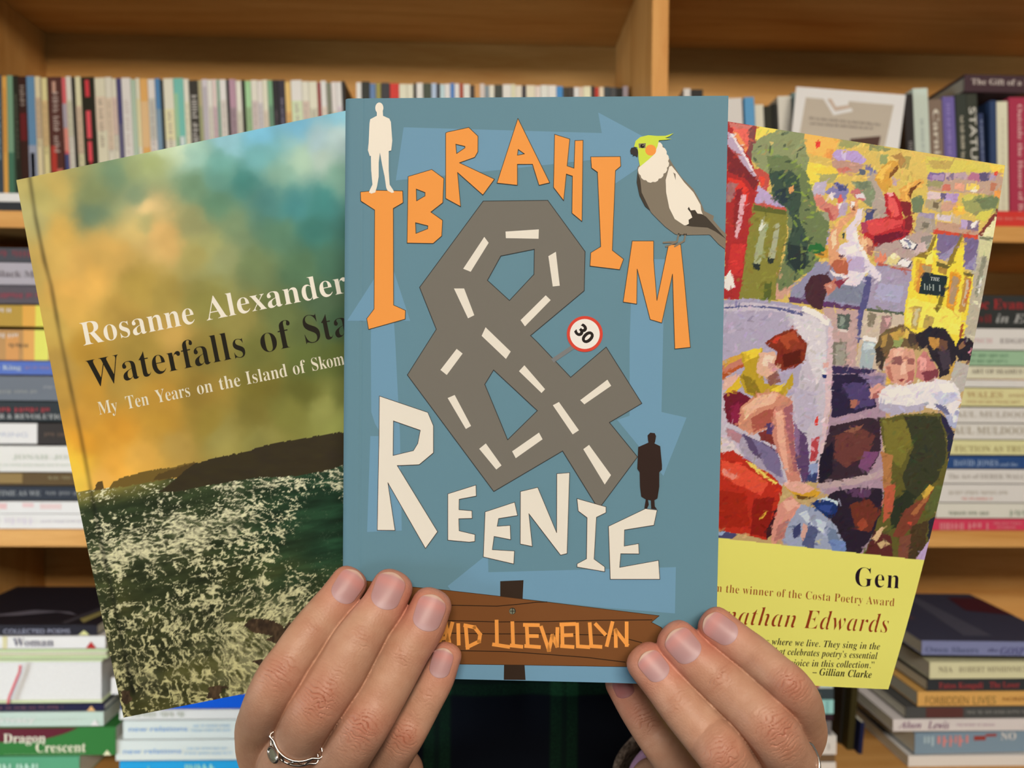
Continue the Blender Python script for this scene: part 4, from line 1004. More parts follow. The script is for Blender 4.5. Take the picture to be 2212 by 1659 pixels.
 (FB,'5f5a2c',[1030,760,1180,730,1400,720,1445,860,1460,980,1440,1180,1400,1320,1350,1420,1300,1640,920,1610,1000,1450,1050,1300,1065,1000]), (FB,'787032',[1050,770,1180,760,1240,900,1160,1060,1070,980]), (FB,'3a3c2a',[1180,740,1400,740,1440,900,1440,1000,1380,1140,1220,1280,1170,1120,1240,920]), (FB,'2e3426',[1090,1290,1200,1200,1260,1240,1180,1420,1100,1440]),
 (FB,'b07848',[1040,960,1110,980,1100,1180,1060,1260]), (FB,'b85a40',[1060,1180,1130,1150,1110,1330,1050,1400]), (FB,'5c2c2a',[930,1610,1000,1450,1100,1480,1110,1620]), (FB,'d8b488',[985,1500,1040,1420,1060,1430,1020,1510]), (FB,'c8a878',[1010,1530,1060,1500,1090,1530,1040,1560]), (FB,'7a4030',[1180,1330,1290,1250,1340,1170,1370,1210,1260,1400,1160,1500,1110,1480]),
 (FB,'d0a844',[1290,1220,1340,1160,1365,1180,1310,1270]), (FB,'a86840',[1300,1250,1340,1240,1250,1360,1220,1350]), (FB,'4a3a26',[1230,1420,1330,1380,1300,1640,1200,1640]), (FB,'5a6034',[1380,1160,1440,1180,1380,1340,1330,1380,1310,1300]), (FB,'c44a38',[1200,1400,1230,1390,1220,1420]), (FB,'2c2a34',[1330,1390,1420,1340,1400,1500,1330,1560]), (FB,'7c4a3a',[1150,1490,1230,1470,1200,1640,1140,1640]),
 (FB,'2c2c44',[1400,720,1445,760,1490,850,1480,980,1450,1010,1450,880]), (FB,'bca2c8',[1250,1630,1340,1500,1360,1560,1310,1660]),
 (FB,'b4aca4',[1470,450,1500,400,1600,430,1600,560,1520,600,1480,520]), (FB,'a6a8c4',[1420,700,1560,690,1520,820,1460,810]), (FB,'d8d8e8',[1480,740,1540,720,1520,780,1480,780]), (FB,'e2e2ee',[1420,690,1530,695,1525,712,1430,706]),
 # boys
 (FB,'e0d8da',[1015,590,1060,552,1240,540,1380,508,1480,528,1525,580,1535,650,1480,745,1430,705,1300,690,1100,735,1030,690]), (FB,'b0a8bc',[1030,660,1200,680,1330,660,1300,705,1100,738,1030,700]), (FB,'f4f0ee',[1060,580,1200,560,1240,600,1100,630]), (FB,'c4c2d6',[1350,600,1480,560,1520,640,1400,680]), (FB,'f2eef0',[1390,540,1470,540,1500,590,1420,600]), (FB,'6a6a8c',[1360,665,1440,680,1470,740,1420,720]),
 (FB,'d89c8c',[965,575,1030,535,1062,560,1022,620,978,632]), (FB,'a86460',[990,600,1030,580,1020,625,985,635]),
 (FB,'d49a84',[1065,355,1110,320,1240,325,1258,430,1240,525,1180,556,1105,535,1062,470]), (FB,'8c5a58',[1100,378,1170,368,1172,400,1160,428,1105,420]), (FB,'98605a',[1195,385,1245,380,1240,420,1200,420]), (FB,'edb8a0',[1160,420,1190,400,1195,480,1160,490]), (FB,'8a3a3e',[1135,512,1195,512,1170,532]), (FB,'b87464',[1070,440,1100,440,1120,530,1090,520]), (FB,'e8b49c',[1110,330,1180,320,1180,366,1110,372]), (FB,'d8b04a',[1070,500,1100,520,1090,545,1065,530]), (FB,'b46a62',[1200,470,1250,450,1235,530,1200,540]),
 (FB,'6e5a3e',[1000,330,1030,240,1100,190,1180,175,1250,230,1270,330,1220,320,1170,310,1095,325,1065,390,1045,460,1010,425]), (FB,'c09a4c',[1090,230,1170,200,1200,250,1120,280]), (FB,'3c3430',[1000,330,1040,300,1060,380,1045,460,1010,430]), (FB,'8f9a5e',[1120,270,1180,260,1160,310,1110,310]), (FB,'4c4038',[1190,230,1250,230,1260,300,1220,310]), (FB,'a8864a',[1040,250,1080,230,1070,310,1040,320]), (FB,'d6b45a',[1190,200,1215,215,1200,270,1180,250]),
 (FB,'c47c78',[1262,400,1300,335,1350,385,1375,440,1395,490,1315,530,1258,505]), (FB,'7c3c46',[1290,470,1390,450,1390,500,1310,525]), (FB,'e4a098',[1280,370,1320,380,1320,450,1280,460]),
 (FB,'2e2830',[1255,235,1340,185,1440,205,1495,290,1505,400,1465,475,1400,505,1390,440,1350,380,1325,325,1280,320,1255,300]), (FB,'b88644',[1330,250,1400,255,1420,310,1370,330,1340,300]), (FB,'6c4c3c',[1400,260,1450,280,1440,360,1400,340]), (FB,'c8a04c',[1460,450,1500,400,1490,440,1465,490]), (FB,'443a44',[1390,340,1460,330,1480,430,1420,460]),
 (FB,'2c2830',[1488,330,1520,262,1585,258,1620,310,1605,400,1520,395]), (FB,'8a6448',[1510,300,1550,275,1560,310,1520,330]), (FB,'d68a9c',[1575,340,1595,330,1590,370]),
 # girl
 (FB,'b4582e',[55,440,190,365,210,420,60,510]), (FB,'c47a68',[60,420,190,375,205,405,65,480]), (FB,'d0a040',[60,400,180,350,190,375,65,440]), (FB,'dcb0a0',[60,510,170,480,160,560,65,580]),
 (FB,'b99a2c',[170,350,310,322,285,420,320,540,440,555,490,470,502,540,440,625,300,630,195,595,165,500,195,450]), (FB,'e8c83c',[180,345,300,318,285,365,200,400]), (FB,'8a7424',[180,480,260,520,300,610,210,590]), (FB,'e0c23c',[350,580,420,550,440,530,430,580,380,600]), (FB,'d8b430',[70,600,160,500,180,560,110,620]),
 (FB,'dcae94',[285,350,380,345,425,440,350,520,270,470]), (FB,'8a5a50',[330,500,400,460,420,530,350,555]), (FB,'efcbb4',[320,360,380,370,360,430,310,430]), (FB,'c8908a',[340,400,390,420,380,460,345,440]),
 (FB,'7e3020',[318,290,420,222,500,200,545,250,582,290,572,390,500,445,430,455,380,425,400,350]), (FB,'a84a2e',[400,250,500,215,540,290,460,330]), (FB,'5a2018',[430,360,540,330,540,410,440,440]), (FB,'c23e2c',[345,280,420,240,400,290]), (FB,'8c3a26',[470,270,570,290,560,330,480,330]),
 (FB,'6e1e2e',[65,600,170,590,235,630,165,700,165,810,85,775]), (FB,'8a2444',[110,680,165,650,160,790,110,770]),
 (FB,'cc8a70',[165,690,270,600,400,588,485,640,492,700,425,735,370,800,240,860,160,810]), (FB,'e8b496',[180,690,280,612,400,600,380,660,260,700,200,760]), (FB,'a8584a',[230,760,330,700,420,690,370,790,250,840]), (FB,'7a3430',[280,850,372,795,390,920,300,890]), (FB,'4e3a66',[330,790,370,780,375,850,330,850]),
 (FB,'c88472',[375,690,490,648,498,800,512,1000,545,1145,470,1165,420,1010,365,860]), (FB,'e4a890',[385,720,430,700,450,900,470,1100,440,1060,400,880]), (FB,'a06068',[440,700,490,660,500,900,530,1100,500,1080,460,860]), (FB,'5c4468',[500,780,580,870,602,1110,560,1165,512,1010]), (FB,'8a6a8c',[500,760,540,840,530,1000,510,960]),
 (FB,'a69aae',[80,810,180,850,400,960,440,1160,300,1110,200,1000]), (FB,'5a4a6c',[180,850,400,950,420,1080,330,1040,230,950]), (FB,'786c90',[240,880,400,960,425,1120,330,1070]), (FB,'d8c8c8',[50,880,110,890,210,1020,180,1045,50,970]), (FB,'b08088',[80,810,180,860,160,910,90,870]),
 (FB,'8f9cc0',[590,1040,650,1030,650,1110,590,1120]), (FB,'38406c',[580,1100,650,1090,640,1150,590,1150]),
 (FB,'b83020',[30,965,130,955,240,1030,385,1120,432,1185,400,1295,335,1505,200,1475,30,1445]), (FB,'dc5038',[50,1010,200,1050,340,1150,300,1230,140,1160,50,1100]), (FB,'e88a78',[60,1060,160,1110,120,1130,60,1100]), (FB,'8a2018',[250,1250,380,1240,340,1490,230,1470]), (FB,'a02818',[40,1200,200,1220,230,1420,40,1430]), (FB,'d8a83c',[285,1370,330,1325,330,1350,290,1385]), (FB,'e8c860',[200,1020,260,1040,330,1110,400,1150,390,1165,300,1110]), (FB,'3c1c24',[330,1440,400,1300,380,1450,330,1510]),
 (FB,'d49080',[400,1295,480,1230,552,1290,500,1380,450,1490,365,1550,360,1440]), (FB,'e8ac98',[430,1270,500,1250,540,1290,460,1330]), (FB,'b4746c',[400,1420,470,1380,440,1490,380,1510]),
 (FB,'dca694',[430,1150,540,1140,645,1195,560,1225,480,1212]), (FB,'d09c30',[428,1160,480,1205,560,1222,655,1180,665,1215,640,1245,570,1250,490,1225]), (FB,'6c4a20',[500,1225,600,1240,650,1225,600,1255,530,1250]),
 (FB,'9aa2ba',[430,1500,470,1400,545,1285,640,1310,770,1430,835,1600,690,1600,440,1560]), (FB,'545a80',[600,1400,650,1440,620,1570,550,1540,560,1440]), (FB,'3c4068',[490,1440,540,1400,540,1470,500,1500]), (FB,'c8d0e0',[530,1340,580,1320,620,1420,580,1400]), (FB,'d2a294',[540,1480,560,1400,590,1420,560,1520]), (FB,'70809c',[680,1420,760,1440,800,1560,720,1520]), (FB,'c0c8dc',[640,1370,700,1400,680,1470,640,1430]), (FB,'7088b8',[720,1500,820,1520,830,1590,740,1580]), (FB,'cabf9a',[640,1510,660,1500,660,1530]),
 (FB,'203468',[605,1275,700,1243,775,1268,765,1335,712,1372,655,1325]), (FB,'c2d2ec',[640,1262,700,1240,776,1265,768,1300,740,1270,690,1258]), (FB,'34498c',[640,1290,740,1290,720,1340,670,1320]),
 (FB,'4a4a70',[30,1445,150,1470,125,1500,30,1500]), (FB,'94a8c8',[30,1450,80,1460,60,1480,30,1480]),
]


def hexc(s):
    return np.array([int(s[i:i + 2], 16) for i in (0, 2, 4)], float)


def village(X, Y):
    """colours of the painted cover at photograph coordinates"""
    def flat(x, y):
        c = np.empty(x.shape + (3,))
        c[:] = (190, 160, 110)
        for F, h, pts in PAINT:
            c[inside(x, y, fr(F, pts))] = hexc(h)
        return c
    w = 2.6
    Xw = X + w * 2 * (fbm(X / 11, Y / 11, 101, 3) - .5) + 1.0 * (vnoise(X / 3, Y / 3, 104) - .5)
    Yw = Y + w * 2 * (fbm(X / 11, Y / 11, 111, 3) - .5) + 1.0 * (vnoise(X / 3, Y / 3, 114) - .5)
    col = flat(Xw, Yw)
    rng = np.random.default_rng(5)
    N = 5200
    bx, by = rng.uniform(1520, 2190, N), rng.uniform(240, 1215, N)
    bc = flat(bx + rng.normal(0, 2.5, N), by + rng.normal(0, 2.5, N))
    bc = bc * rng.normal(1, .075, (N, 1)) + rng.normal(0, 6, (N, 3))
    ang, ln, wd = rng.normal(-.6, .7, N), rng.uniform(4, 10, N), rng.uniform(1.4, 3.2, N)
    leafy = inside(bx, by, fr(FA, [300,210,420,130,690,105,720,330,700,420,780,700,870,800,800,1060,640,1210,490,1310,560,900,520,640,430,450,285,330]))
    k = rng.random(N)
    for q, cc in ((.22, (44, 58, 52)), (.36, (150, 176, 66)), (.5, (112, 128, 78)), (.56, (176, 150, 96))):
        m = leafy & (k < q) & (bc[:, 0] < 300)
        bc[m & (k > q - (.22 if q == .22 else .14 if q < .55 else .06))] = cc
    # strokes are painted into a bin grid for speed
    H, W = X.shape
    order = np.arange(N)
    P = np.stack([X.ravel(), Y.ravel()], -1)
    cell = 12.0
    gx, gy = np.floor((P[:, 0] - 1500) / cell).astype(int), np.floor((P[:, 1] - 220) / cell).astype(int)
    key = gx * 1000 + gy
    so = np.argsort(key, kind='stable')
    ks = key[so]
    flatc = col.reshape(-1, 3)
    for i in order:
        ca, sa = math.cos(ang[i]), math.sin(ang[i])
        cx, cy = int((bx[i] - 1500) // cell), int((by[i] - 220) // cell)
        for ox in (-1, 0, 1):
            lo = np.searchsorted(ks, (cx + ox) * 1000 + cy - 1)
            hi = np.searchsorted(ks, (cx + ox) * 1000 + cy + 2)
            if hi <= lo:
                continue
            idx = so[lo:hi]
            dx, dy = P[idx, 0] - bx[i], P[idx, 1] - by[i]
            m = ((dx * ca + dy * sa) / ln[i]) ** 2 + ((-dx * sa + dy * ca) / wd[i]) ** 2 < 1
            flatc[idx[m]] = .45 * flatc[idx[m]] + .55 * bc[i]
    col = flatc.reshape(H, W, 3)
    col *= (1 + .05 * (vnoise(X / 2.2, Y / 2.2, 121) - .5))[..., None]
    return np.clip(col, 6, 252)


# ------------------------------------------------------------------ the three books held up
def rotv(w):
    th = float(np.linalg.norm(w)) + 1e-12
    k = np.asarray(w) / th
    K = np.array([[0, -k[2], k[1]], [k[2], 0, -k[0]], [-k[1], k[0], 0]])
    return np.eye(3) + math.sin(th) * K + (1 - math.cos(th)) * K @ K


class Held:
    """front cover of a held book: u runs 0..-w from its right edge, v from -h/2 to h/2, slightly bowed towards the room"""

    def __init__(self, pose, w, h, bow, scale, thick):
        self.O, self.M, self.w, self.h, self.b, self.s, self.t = np.array(pose[:3]), rotv(pose[3:6]), w, h, bow, scale, thick

    def world(self, u, v, off=0.0):
        u, v = np.asarray(u, float), np.asarray(v, float)
        t = (v + self.h / 2) / self.h
        y = -self.b * 4 * t * (1 - t) - np.asarray(off, float) / self.s
        L = np.stack([u, y + 0 * u, v + 0 * u], -1)
        return CAM + self.s * (self.O + L @ self.M.T - CAM)

    def uv(self, px, py):
        d = self.M.T @ ray(px, py)
        c = self.M.T @ (CAM - self.O)
        yl = 0.0
        for _ in range(10):
            k = (yl - c[1]) / d[1]
            v = c[2] + d[2] * k
            t = (v + self.h / 2) / self.h
            yl = -self.b * 4 * t * (1 - t)
        return c[0] + d[0] * k, v

    def p(self, px, py, off=0.0):
        return self.world(*self.uv(px, py), off)


CEN = Held((0.08638, 0.27936, 1.34355, 0.02375, 0.00507, -0.09557), 0.14033, 0.216, 0.0, 1.0, 0.010)
LFT = Held((-0.02844, 0.30345, 1.34871, -0.01948, -0.20954, -0.05079), 0.138, 0.216, 0.0017, 1.03, 0.013)
RIT = Held((0.18321, 0.30244, 1.32483, 0.16355, 0.1029, 0.09973), 0.138, 0.216, 0.00503, 1.075, 0.008)


def grid_mesh(name, V, C, mat, parent, nu, nv):
    me = bpy.data.meshes.new(name)
    n = nu * nv
    P = (V.reshape(-1, 3) - np.array(parent.location)).astype(np.float32)
    i = np.arange(n).reshape(nv, nu)
    q = np.stack([i[:-1, :-1], i[:-1, 1:], i[1:, 1:], i[1:, :-1]], -1).reshape(-1, 4)
    me.vertices.add(n)
    me.vertices.foreach_set('co', P.ravel())
    me.loops.add(q.size)
    me.loops.foreach_set('vertex_index', q.ravel().astype(np.int32))
    me.polygons.add(len(q))
    me.polygons.foreach_set('loop_start', np.arange(0, q.size, 4, dtype=np.int32))
    me.update(calc_edges=True)
    me.validate()
    a = me.attributes.new('Col', 'FLOAT_COLOR', 'POINT')
    rgba = np.ones((n, 4), np.float32)
    rgba[:, :3] = C.reshape(-1, 3)
    a.data.foreach_set('color', rgba.ravel())
    me.polygons.foreach_set('use_smooth', [True] * len(me.polygons))
    me.materials.append(mat)
    o = bpy.data.objects.new(name, me)
    COL.objects.link(o)
    o.parent = parent
    return o


def book_body(H, root, spine_col, back_col, page_col=(226, 216, 196)):
    """pages, spine and back cover following the same bow as the front"""
    n = 24
    vs = np.linspace(-H.h / 2, H.h / 2, n)
    for nm, u0, u1, d0, d1, ins, col, mat in (('page_block', -H.w + .0024, -0.0005, -.0004, -H.t + .0004, .0004, page_col, M_PAPER),
                                              ('back_cover', -H.w, 0.0, -H.t + .0003, -H.t, 0, back_col, M_MATT),
                                              ('spine', -H.w - .0001, -H.w + .0024, -.0014, -H.t, 0, spine_col, M_MATT)):
        g = MB()
        c = alb(col)
        vv = np.linspace(-H.h / 2 + ins, H.h / 2 - ins, n)
        R = [[H.world(u, v, d) for (u, d) in ((u0, d0), (u1, d0), (u1, d1), (u0, d1))] for v in vv]
        for a, b in zip(R, R[1:]):
            for k in range(4):
                m = (k + 1) % 4
                g.poly([a[k], a[m], b[m], b[k]], c)
        g.poly(R[0][::-1], c)
        g.poly(R[-1], c)
        g.build(nm, mat, root, root.location)


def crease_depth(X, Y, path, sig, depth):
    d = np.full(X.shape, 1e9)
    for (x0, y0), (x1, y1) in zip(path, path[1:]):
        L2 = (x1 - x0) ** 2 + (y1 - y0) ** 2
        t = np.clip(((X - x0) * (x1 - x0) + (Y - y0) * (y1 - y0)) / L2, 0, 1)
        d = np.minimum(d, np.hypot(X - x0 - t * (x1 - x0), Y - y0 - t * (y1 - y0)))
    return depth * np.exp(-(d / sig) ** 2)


def picture_cover(H, root, fn, path=None, mat=None, step=0.00034, gain=1.0):
    nu, nv = int(H.w / step), int(H.h / step)
    U, V = np.meshgrid(np.linspace(-H.w, 0, nu), np.linspace(-H.h / 2, H.h / 2, nv))
    P = H.world(U, V)
    px = to_px(P)
    col = fn(px[..., 0], px[..., 1])
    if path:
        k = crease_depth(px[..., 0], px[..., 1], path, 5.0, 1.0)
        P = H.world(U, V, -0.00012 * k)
        col = col * (1 - .38 * k * (.6 + .4 * vnoise(px[..., 1] / 40, px[..., 0] * 0, 7)))[..., None]      # the fold's shading, darkened into the cover colour
    return grid_mesh('front_cover', P, np.clip(alb(col) * gain, 0, .92), mat, root, nu, nv)


class Print:
    """flat print on a held cover, laid down in thin layers"""

    def __init__(self, H):
        self.H, self.g, self.k = H, MB(), 0

    def off(self):
        self.k += 1
        return 0.00004 + 0.0000025 * self.k

    def shape(self, pts, col, holes=(), off=None):
        off = off or self.off()
        loops = [pts] + list(holes)
        tr = tessellate_polygon([[Vector((x, y, 0)) for x, y in l] for l in loops])
        flat = [q for l in loops for q in l]
        self.g.tris([self.H.p(x, y, off) for x, y in flat], tr, alb(col))

    def line(self, pts, w, col, closed=False, off=None):
        off = off or self.off()
        P = [np.array(q, float) for q in pts]
        n = len(P)
        for i in range(n if closed else n - 1):
            a, b = P[i], P[(i + 1) % n]
            d = (b - a) / (np.linalg.norm(b - a) + 1e-9)
            e = np.array([-d[1], d[0]]) * w / 2
            a2, b2 = a - d * w * .4, b + d * w * .4
            self.g.poly([self.H.p(*q, off) for q in (a2 + e, b2 + e, b2 - e, a2 - e)], alb(col))

    def outlined(self, pts, col, line, w, holes=()):
        self.shape(pts, col, holes)
        o = self.off()
        for l in [pts] + list(holes):
            self.line(l, w, line, True, o)

    def disc(self, c, r, col, ry=None):
        self.shape([(c[0] + r * math.cos(t), c[1] + (ry or r) * math.sin(t)) for t in np.linspace(0, 2 * math.pi, 40)[:-1]], col)

    def text(self, s, st, p0, p1, cap, col, off=0.0, space=1.0, slant=0.0):
        """a line of lettering from p0 to p1 along its baseline, capitals `cap` pixels high"""
        v, tr = text2d(s, st, off, space)
        p0, p1 = np.array(p0, float), np.array(p1, float)
        d = p1 - p0
        n = np.array([d[1], -d[0]]) / np.linalg.norm(d)
        o = self.off()
        self.g.tris([self.H.p(*(p0 + d * q[0] + n * cap * q[1] + d / np.linalg.norm(d) * slant * cap * q[1]), o) for q in v], tr, alb(col))

    def build(self, name, root, mat):
        return self.g.build(name, mat, root, root.location)


def fpts(F, *xy):
    return [(F[0] + x / F[2], F[1] + y / F[2]) for x, y in zip(xy[::2], xy[1::2])]


R2, R6, R7, R8, RH = (700, 0, 2.765), (730, 200, 2.963), (1140, 200, 2.962), (730, 740, 2.572), (880, 1200, 3.615)

# ---- blue book in front
cen = empty('held_paperback', tuple(CEN.world(-CEN.w / 2, -CEN.h / 2)))
tag(cen, 'blue paperback with a road shaped like an ampersand, held in front', 'book', None)
BLUE, LBLUE, ORANGE, WHITE, ROAD, INK = (102, 138, 150), (113, 153, 176), (240, 154, 72), (232, 222, 204), (118, 112, 101), (74, 62, 50)
nu, nv = 30, 44
U, V = np.meshgrid(np.linspace(-CEN.w, 0, nu), np.linspace(-CEN.h / 2, CEN.h / 2, nv))
hinge = -0.00018 * np.exp(-((U + CEN.w - 0.0068) / 0.0007) ** 2)
us = np.concatenate([np.linspace(0, .0055, 6), np.linspace(.0058, .008, 12), np.linspace(.0088, CEN.w, 16)]) - CEN.w
U, V = np.meshgrid(us, np.linspace(-CEN.h / 2, CEN.h / 2, nv))
drop = -0.0012 * np.clip(1 - (U + CEN.w) / .0016, 0, 1) ** 2 - 0.00016 * np.exp(-((U + CEN.w - 0.0068) / 0.0005) ** 2)
grid_mesh('front_cover', CEN.world(U, V, drop), np.tile(alb(BLUE), (nv, len(us), 1)), M_MATT, cen, len(us), nv)
book_body(CEN, cen, BLUE, BLUE)
g = Print(CEN)
for P in ([(872, 275), (1300, 287.5), (1292, 243), (1440, 322), (1312, 408), (1300, 343), (1210, 353), (1044, 371), (855, 390)],
          [(840, 553), (886, 693), (851, 693), (854, 740), (858, 820), (864, 935), (868, 1146), (793, 1149), (800, 942), (819, 942), (819, 930), (810, 915), (802, 890), (801, 740), (802, 693), (750, 693)],
          [(1366, 560), (1436, 560), (1432, 740), (1429, 890), (1483, 902), (1433, 1028), (1333, 907), (1360, 898), (1360, 740)],
          [(967, 1266), (1054, 1196), (1055, 1236), (1460, 1225), (1458, 1325), (1300, 1312), (975, 1276)],
          [(745, 1428), (1543, 1440), (1543, 1480), (740, 1461)]):
    g.shape(P, LBLUE)
# signpost
g.shape(fpts(RH, 725, 200, 907, 192, 900, 340, 725, 325), (54, 40, 30))
g.shape(fpts(RH, 755, 850, 915, 852, 923, 972, 753, 970), (54, 40, 30))
g.outlined([(772, 1252), (891, 1268), (956, 1274), (1080, 1288), (1424, 1330), (1407, 1344), (1428, 1355), (1450, 1380), (1400, 1441), (1134, 1436.5), (996, 1434.6), (772, 1429)], (122, 76, 40), (70, 46, 28), 1.2)
for L in ((60, 384, 340, 388, 700, 395, 850, 382, 1000, 365, 1090, 362), (0, 505, 320, 508, 700, 518, 1100, 515, 1500, 505, 1910, 502), (0, 602, 300, 605, 700, 612, 1100, 612, 1500, 620, 1640, 630, 1830, 680),
          (0, 738, 300, 740, 780, 750, 1000, 765, 1400, 795, 1700, 832)):
    g.line(fpts(RH, *L), 1.8, (44, 30, 20))
g.disc((880 + 820 / 3.615, 1200 + 433 / 3.615), 7.2, (44, 40, 34))
g.disc((880 + 818 / 3.615, 1200 + 435 / 3.615), 6.2, (120, 122, 102))
g.line(fpts(RH, 802, 434, 838, 434), 1.4, (36, 30, 24))
g.line(fpts(RH, 820, 414, 820, 454), 1.4, (36, 30, 24))
for L in ((235, 720, 300, 530), (300, 530, 330, 690), (250, 650, 320, 640), (292, 560, 315, 660, 350, 528), (397, 540, 401, 690), (455, 545, 470, 722), (450, 545, 525, 560, 568, 615, 560, 670, 468, 715), (697, 512, 700, 690), (674, 694, 790, 712), (820, 525, 826, 700), (812, 702, 892, 711),
          (932, 545, 940, 705), (915, 541, 1022, 543), (940, 627, 1014, 628), (925, 706, 1030, 714), (1046, 560, 1105, 738, 1132, 625, 1168, 706, 1172, 570), (1208, 540, 1212, 708), (1200, 538, 1305, 534), (1212, 622, 1284, 620), (1205, 706, 1292, 713), (1325, 535, 1331, 706), (1330, 708, 1415, 714),
          (1424, 532, 1436, 702), (1430, 706, 1510, 712), (1472, 537, 1542, 612), (1600, 524, 1558, 700), (1628, 708, 1626, 582, 1716, 696), (1712, 700, 1712, 526)):
    g.line(fpts(RH, *L), 8.0, (246, 158, 74))
# the road
outer = fpts(R6, 930, 695) + fpts(R7, 128, 690, 367, 1018, 361, 1268, 18, 1555) + fpts(R8, 1110, 0, 1205, 100, 1293, 193, 1490, 25, 1688, 338, 1508, 444, 1664, 635, 1448, 925, 1248, 602, 866, 827, 386, 180) + fpts(R6, 630, 1515, 523, 1247)
holes = [fpts(R6, 1043, 1046, 1257, 1003, 1255, 1163, 1098, 1331, 957, 1202), fpts(R8, 865, 152, 1108, 378, 943, 540, 816, 232)]
g.outlined(outer, ROAD, (58, 60, 58), 1.6, holes)
g.line(fpts(R8, 1200, 96, 1310, 22), 9.5, (124, 124, 122))
for P in (fpts(R6, 937, 924, 965, 962, 850, 1147, 802, 1128), fpts(R6, 1073, 890, 1286, 876, 1284, 936, 1075, 932), fpts(R6, 743, 1254, 808, 1254, 873, 1425, 833, 1445), [(1049, 707), (1103.3, 759.4), (1093, 775.4), (1040.5, 725.5)],
          fpts(R7, 132, 1047, 180, 1019, 205, 1236, 160, 1241), [(1178.8, 638), (1189.6, 648.3), (1134, 705), (1124.5, 691.7)],
          fpts(R8, 660, 35, 693, 61, 605, 180, 570, 152), fpts(R8, 1036, 126, 1151, 259, 1131, 280, 1006, 159), fpts(R8, 610, 308, 649, 291, 740, 463, 711, 480), fpts(R8, 1497, 206, 1518, 240, 1369, 343, 1346, 320), fpts(R8, 1194, 348, 1228, 330, 1339, 487, 1304, 510),
          fpts(R8, 1117, 500, 1137, 537, 988, 642, 968, 604), fpts(R8, 785, 590, 822, 560, 909, 682, 880, 705), fpts(R8, 1363, 592, 1395, 568, 1517, 736, 1482, 788)):
    g.shape(P, WHITE)
g.disc((1263.2, 721.5), 38.8, (214, 70, 52))
g.disc((1263.2, 721.5), 32.3, (238, 230, 218))
for s, a, b in (('3', (1243, 722), (1257, 738)), ('0', (1255.5, 736.5), (1270, 753))):
    pass
cx, cy = np.array([1263.2, 721.5]), np.array([math.cos(math.radians(46)), math.sin(math.radians(46))])
dn = np.array([-cy[1], cy[0]])
g.text('30', 'sans', cx - cy * 20 + dn * 13, cx + cy * 20 + dn * 13, 27, (38, 32, 28), 0.035)
# orange and white cut-out letters
for P, Hs in ((fpts(R6, 145, 637, 250, 626, 415, 630, 418, 705, 355, 742, 357, 1360, 433, 1395, 431, 1450, 197, 1516, 185, 1447, 232, 1385, 236, 752, 147, 694), ()),
              (fpts(R6, 450, 538, 601, 493, 678, 550, 672, 705, 595, 765, 670, 818, 665, 918, 610, 966, 443, 963), (fpts(R6, 502, 618, 558, 640, 558, 662, 504, 694), fpts(R6, 497, 833, 576, 853, 575, 872, 500, 902))),
              (fpts(R6, 690, 260, 700, 254, 838, 224, 897, 280, 896, 380, 876, 415, 778, 450, 1002, 555, 928, 656, 766, 512, 786, 730, 690, 678), (fpts(R6, 755, 331, 813, 345, 813, 355, 760, 391),)),
              (fpts(R2, 1158, 708, 1348, 1092, 1284, 1107, 1245, 982, 1155, 982, 1155, 1107, 1033, 1094), (fpts(R2, 1160, 893, 1197, 920, 1155, 928),)),
              (fpts(R7, 172, 268, 269, 298, 252, 470, 296, 485, 302, 308, 354, 306, 347, 825, 283, 772, 286, 535, 247, 522, 230, 692, 165, 607), ()),
              (fpts(R7, 403, 412, 592, 410, 595, 472, 561, 500, 541, 1010, 613, 1066, 588, 1133, 398, 1110, 403, 1025, 467, 986, 446, 510, 408, 483), ()),
              (fpts(R7, 668, 950, 805, 950, 805, 1070, 826, 1330, 900, 975, 978, 972, 1000, 1180, 1040, 1630, 940, 1640, 926, 1162, 857, 1474, 783, 1452, 700, 1130, 697, 1353, 610, 1340), ())):
    g.outlined(P, ORANGE, INK, 1.3, Hs)
for P, Hs in ((fpts(R8, 231, 297, 500, 388, 531, 462, 531, 612, 452, 678, 330, 683, 554, 1050, 487, 1143, 278, 778, 318, 1043, 219, 1042, 229, 520), (fpts(R8, 309, 435, 458, 487, 444, 560, 420, 600, 307, 627),)),
              (fpts(R8, 611, 840, 767, 791, 769, 852, 674, 870, 673, 928, 745, 934, 746, 976, 672, 978, 674, 1045, 762, 1066, 761, 1104, 730, 1108, 611, 1097), ()),
              (fpts(R8, 818, 940, 982, 886, 998, 960, 893, 977, 885, 1020, 957, 1015, 960, 1094, 868, 1076, 858, 1150, 981, 1157, 977, 1229, 808, 1190), ()),
              (fpts(R8, 1014, 827, 1110, 804, 1215, 1055, 1216, 728, 1287, 722, 1273, 1171, 1237, 1180, 1061, 950, 1080, 1132, 1013, 1118), ()),
              (fpts(R8, 1328, 866, 1489, 912, 1489, 944, 1436, 970, 1423, 1202, 1482, 1245, 1482, 1272, 1328, 1246, 1329, 1228, 1381, 1200, 1384, 972, 1335, 935), ()),
              (fpts(R8, 1503, 1020, 1708, 922, 1773, 930, 1755, 1014, 1592, 1040, 1590, 1130, 1670, 1116, 1673, 1173, 1571, 1172, 1565, 1248, 1781, 1209, 1788, 1314, 1513, 1314), ())):
    g.outlined(P, WHITE, INK, 1.2, Hs)
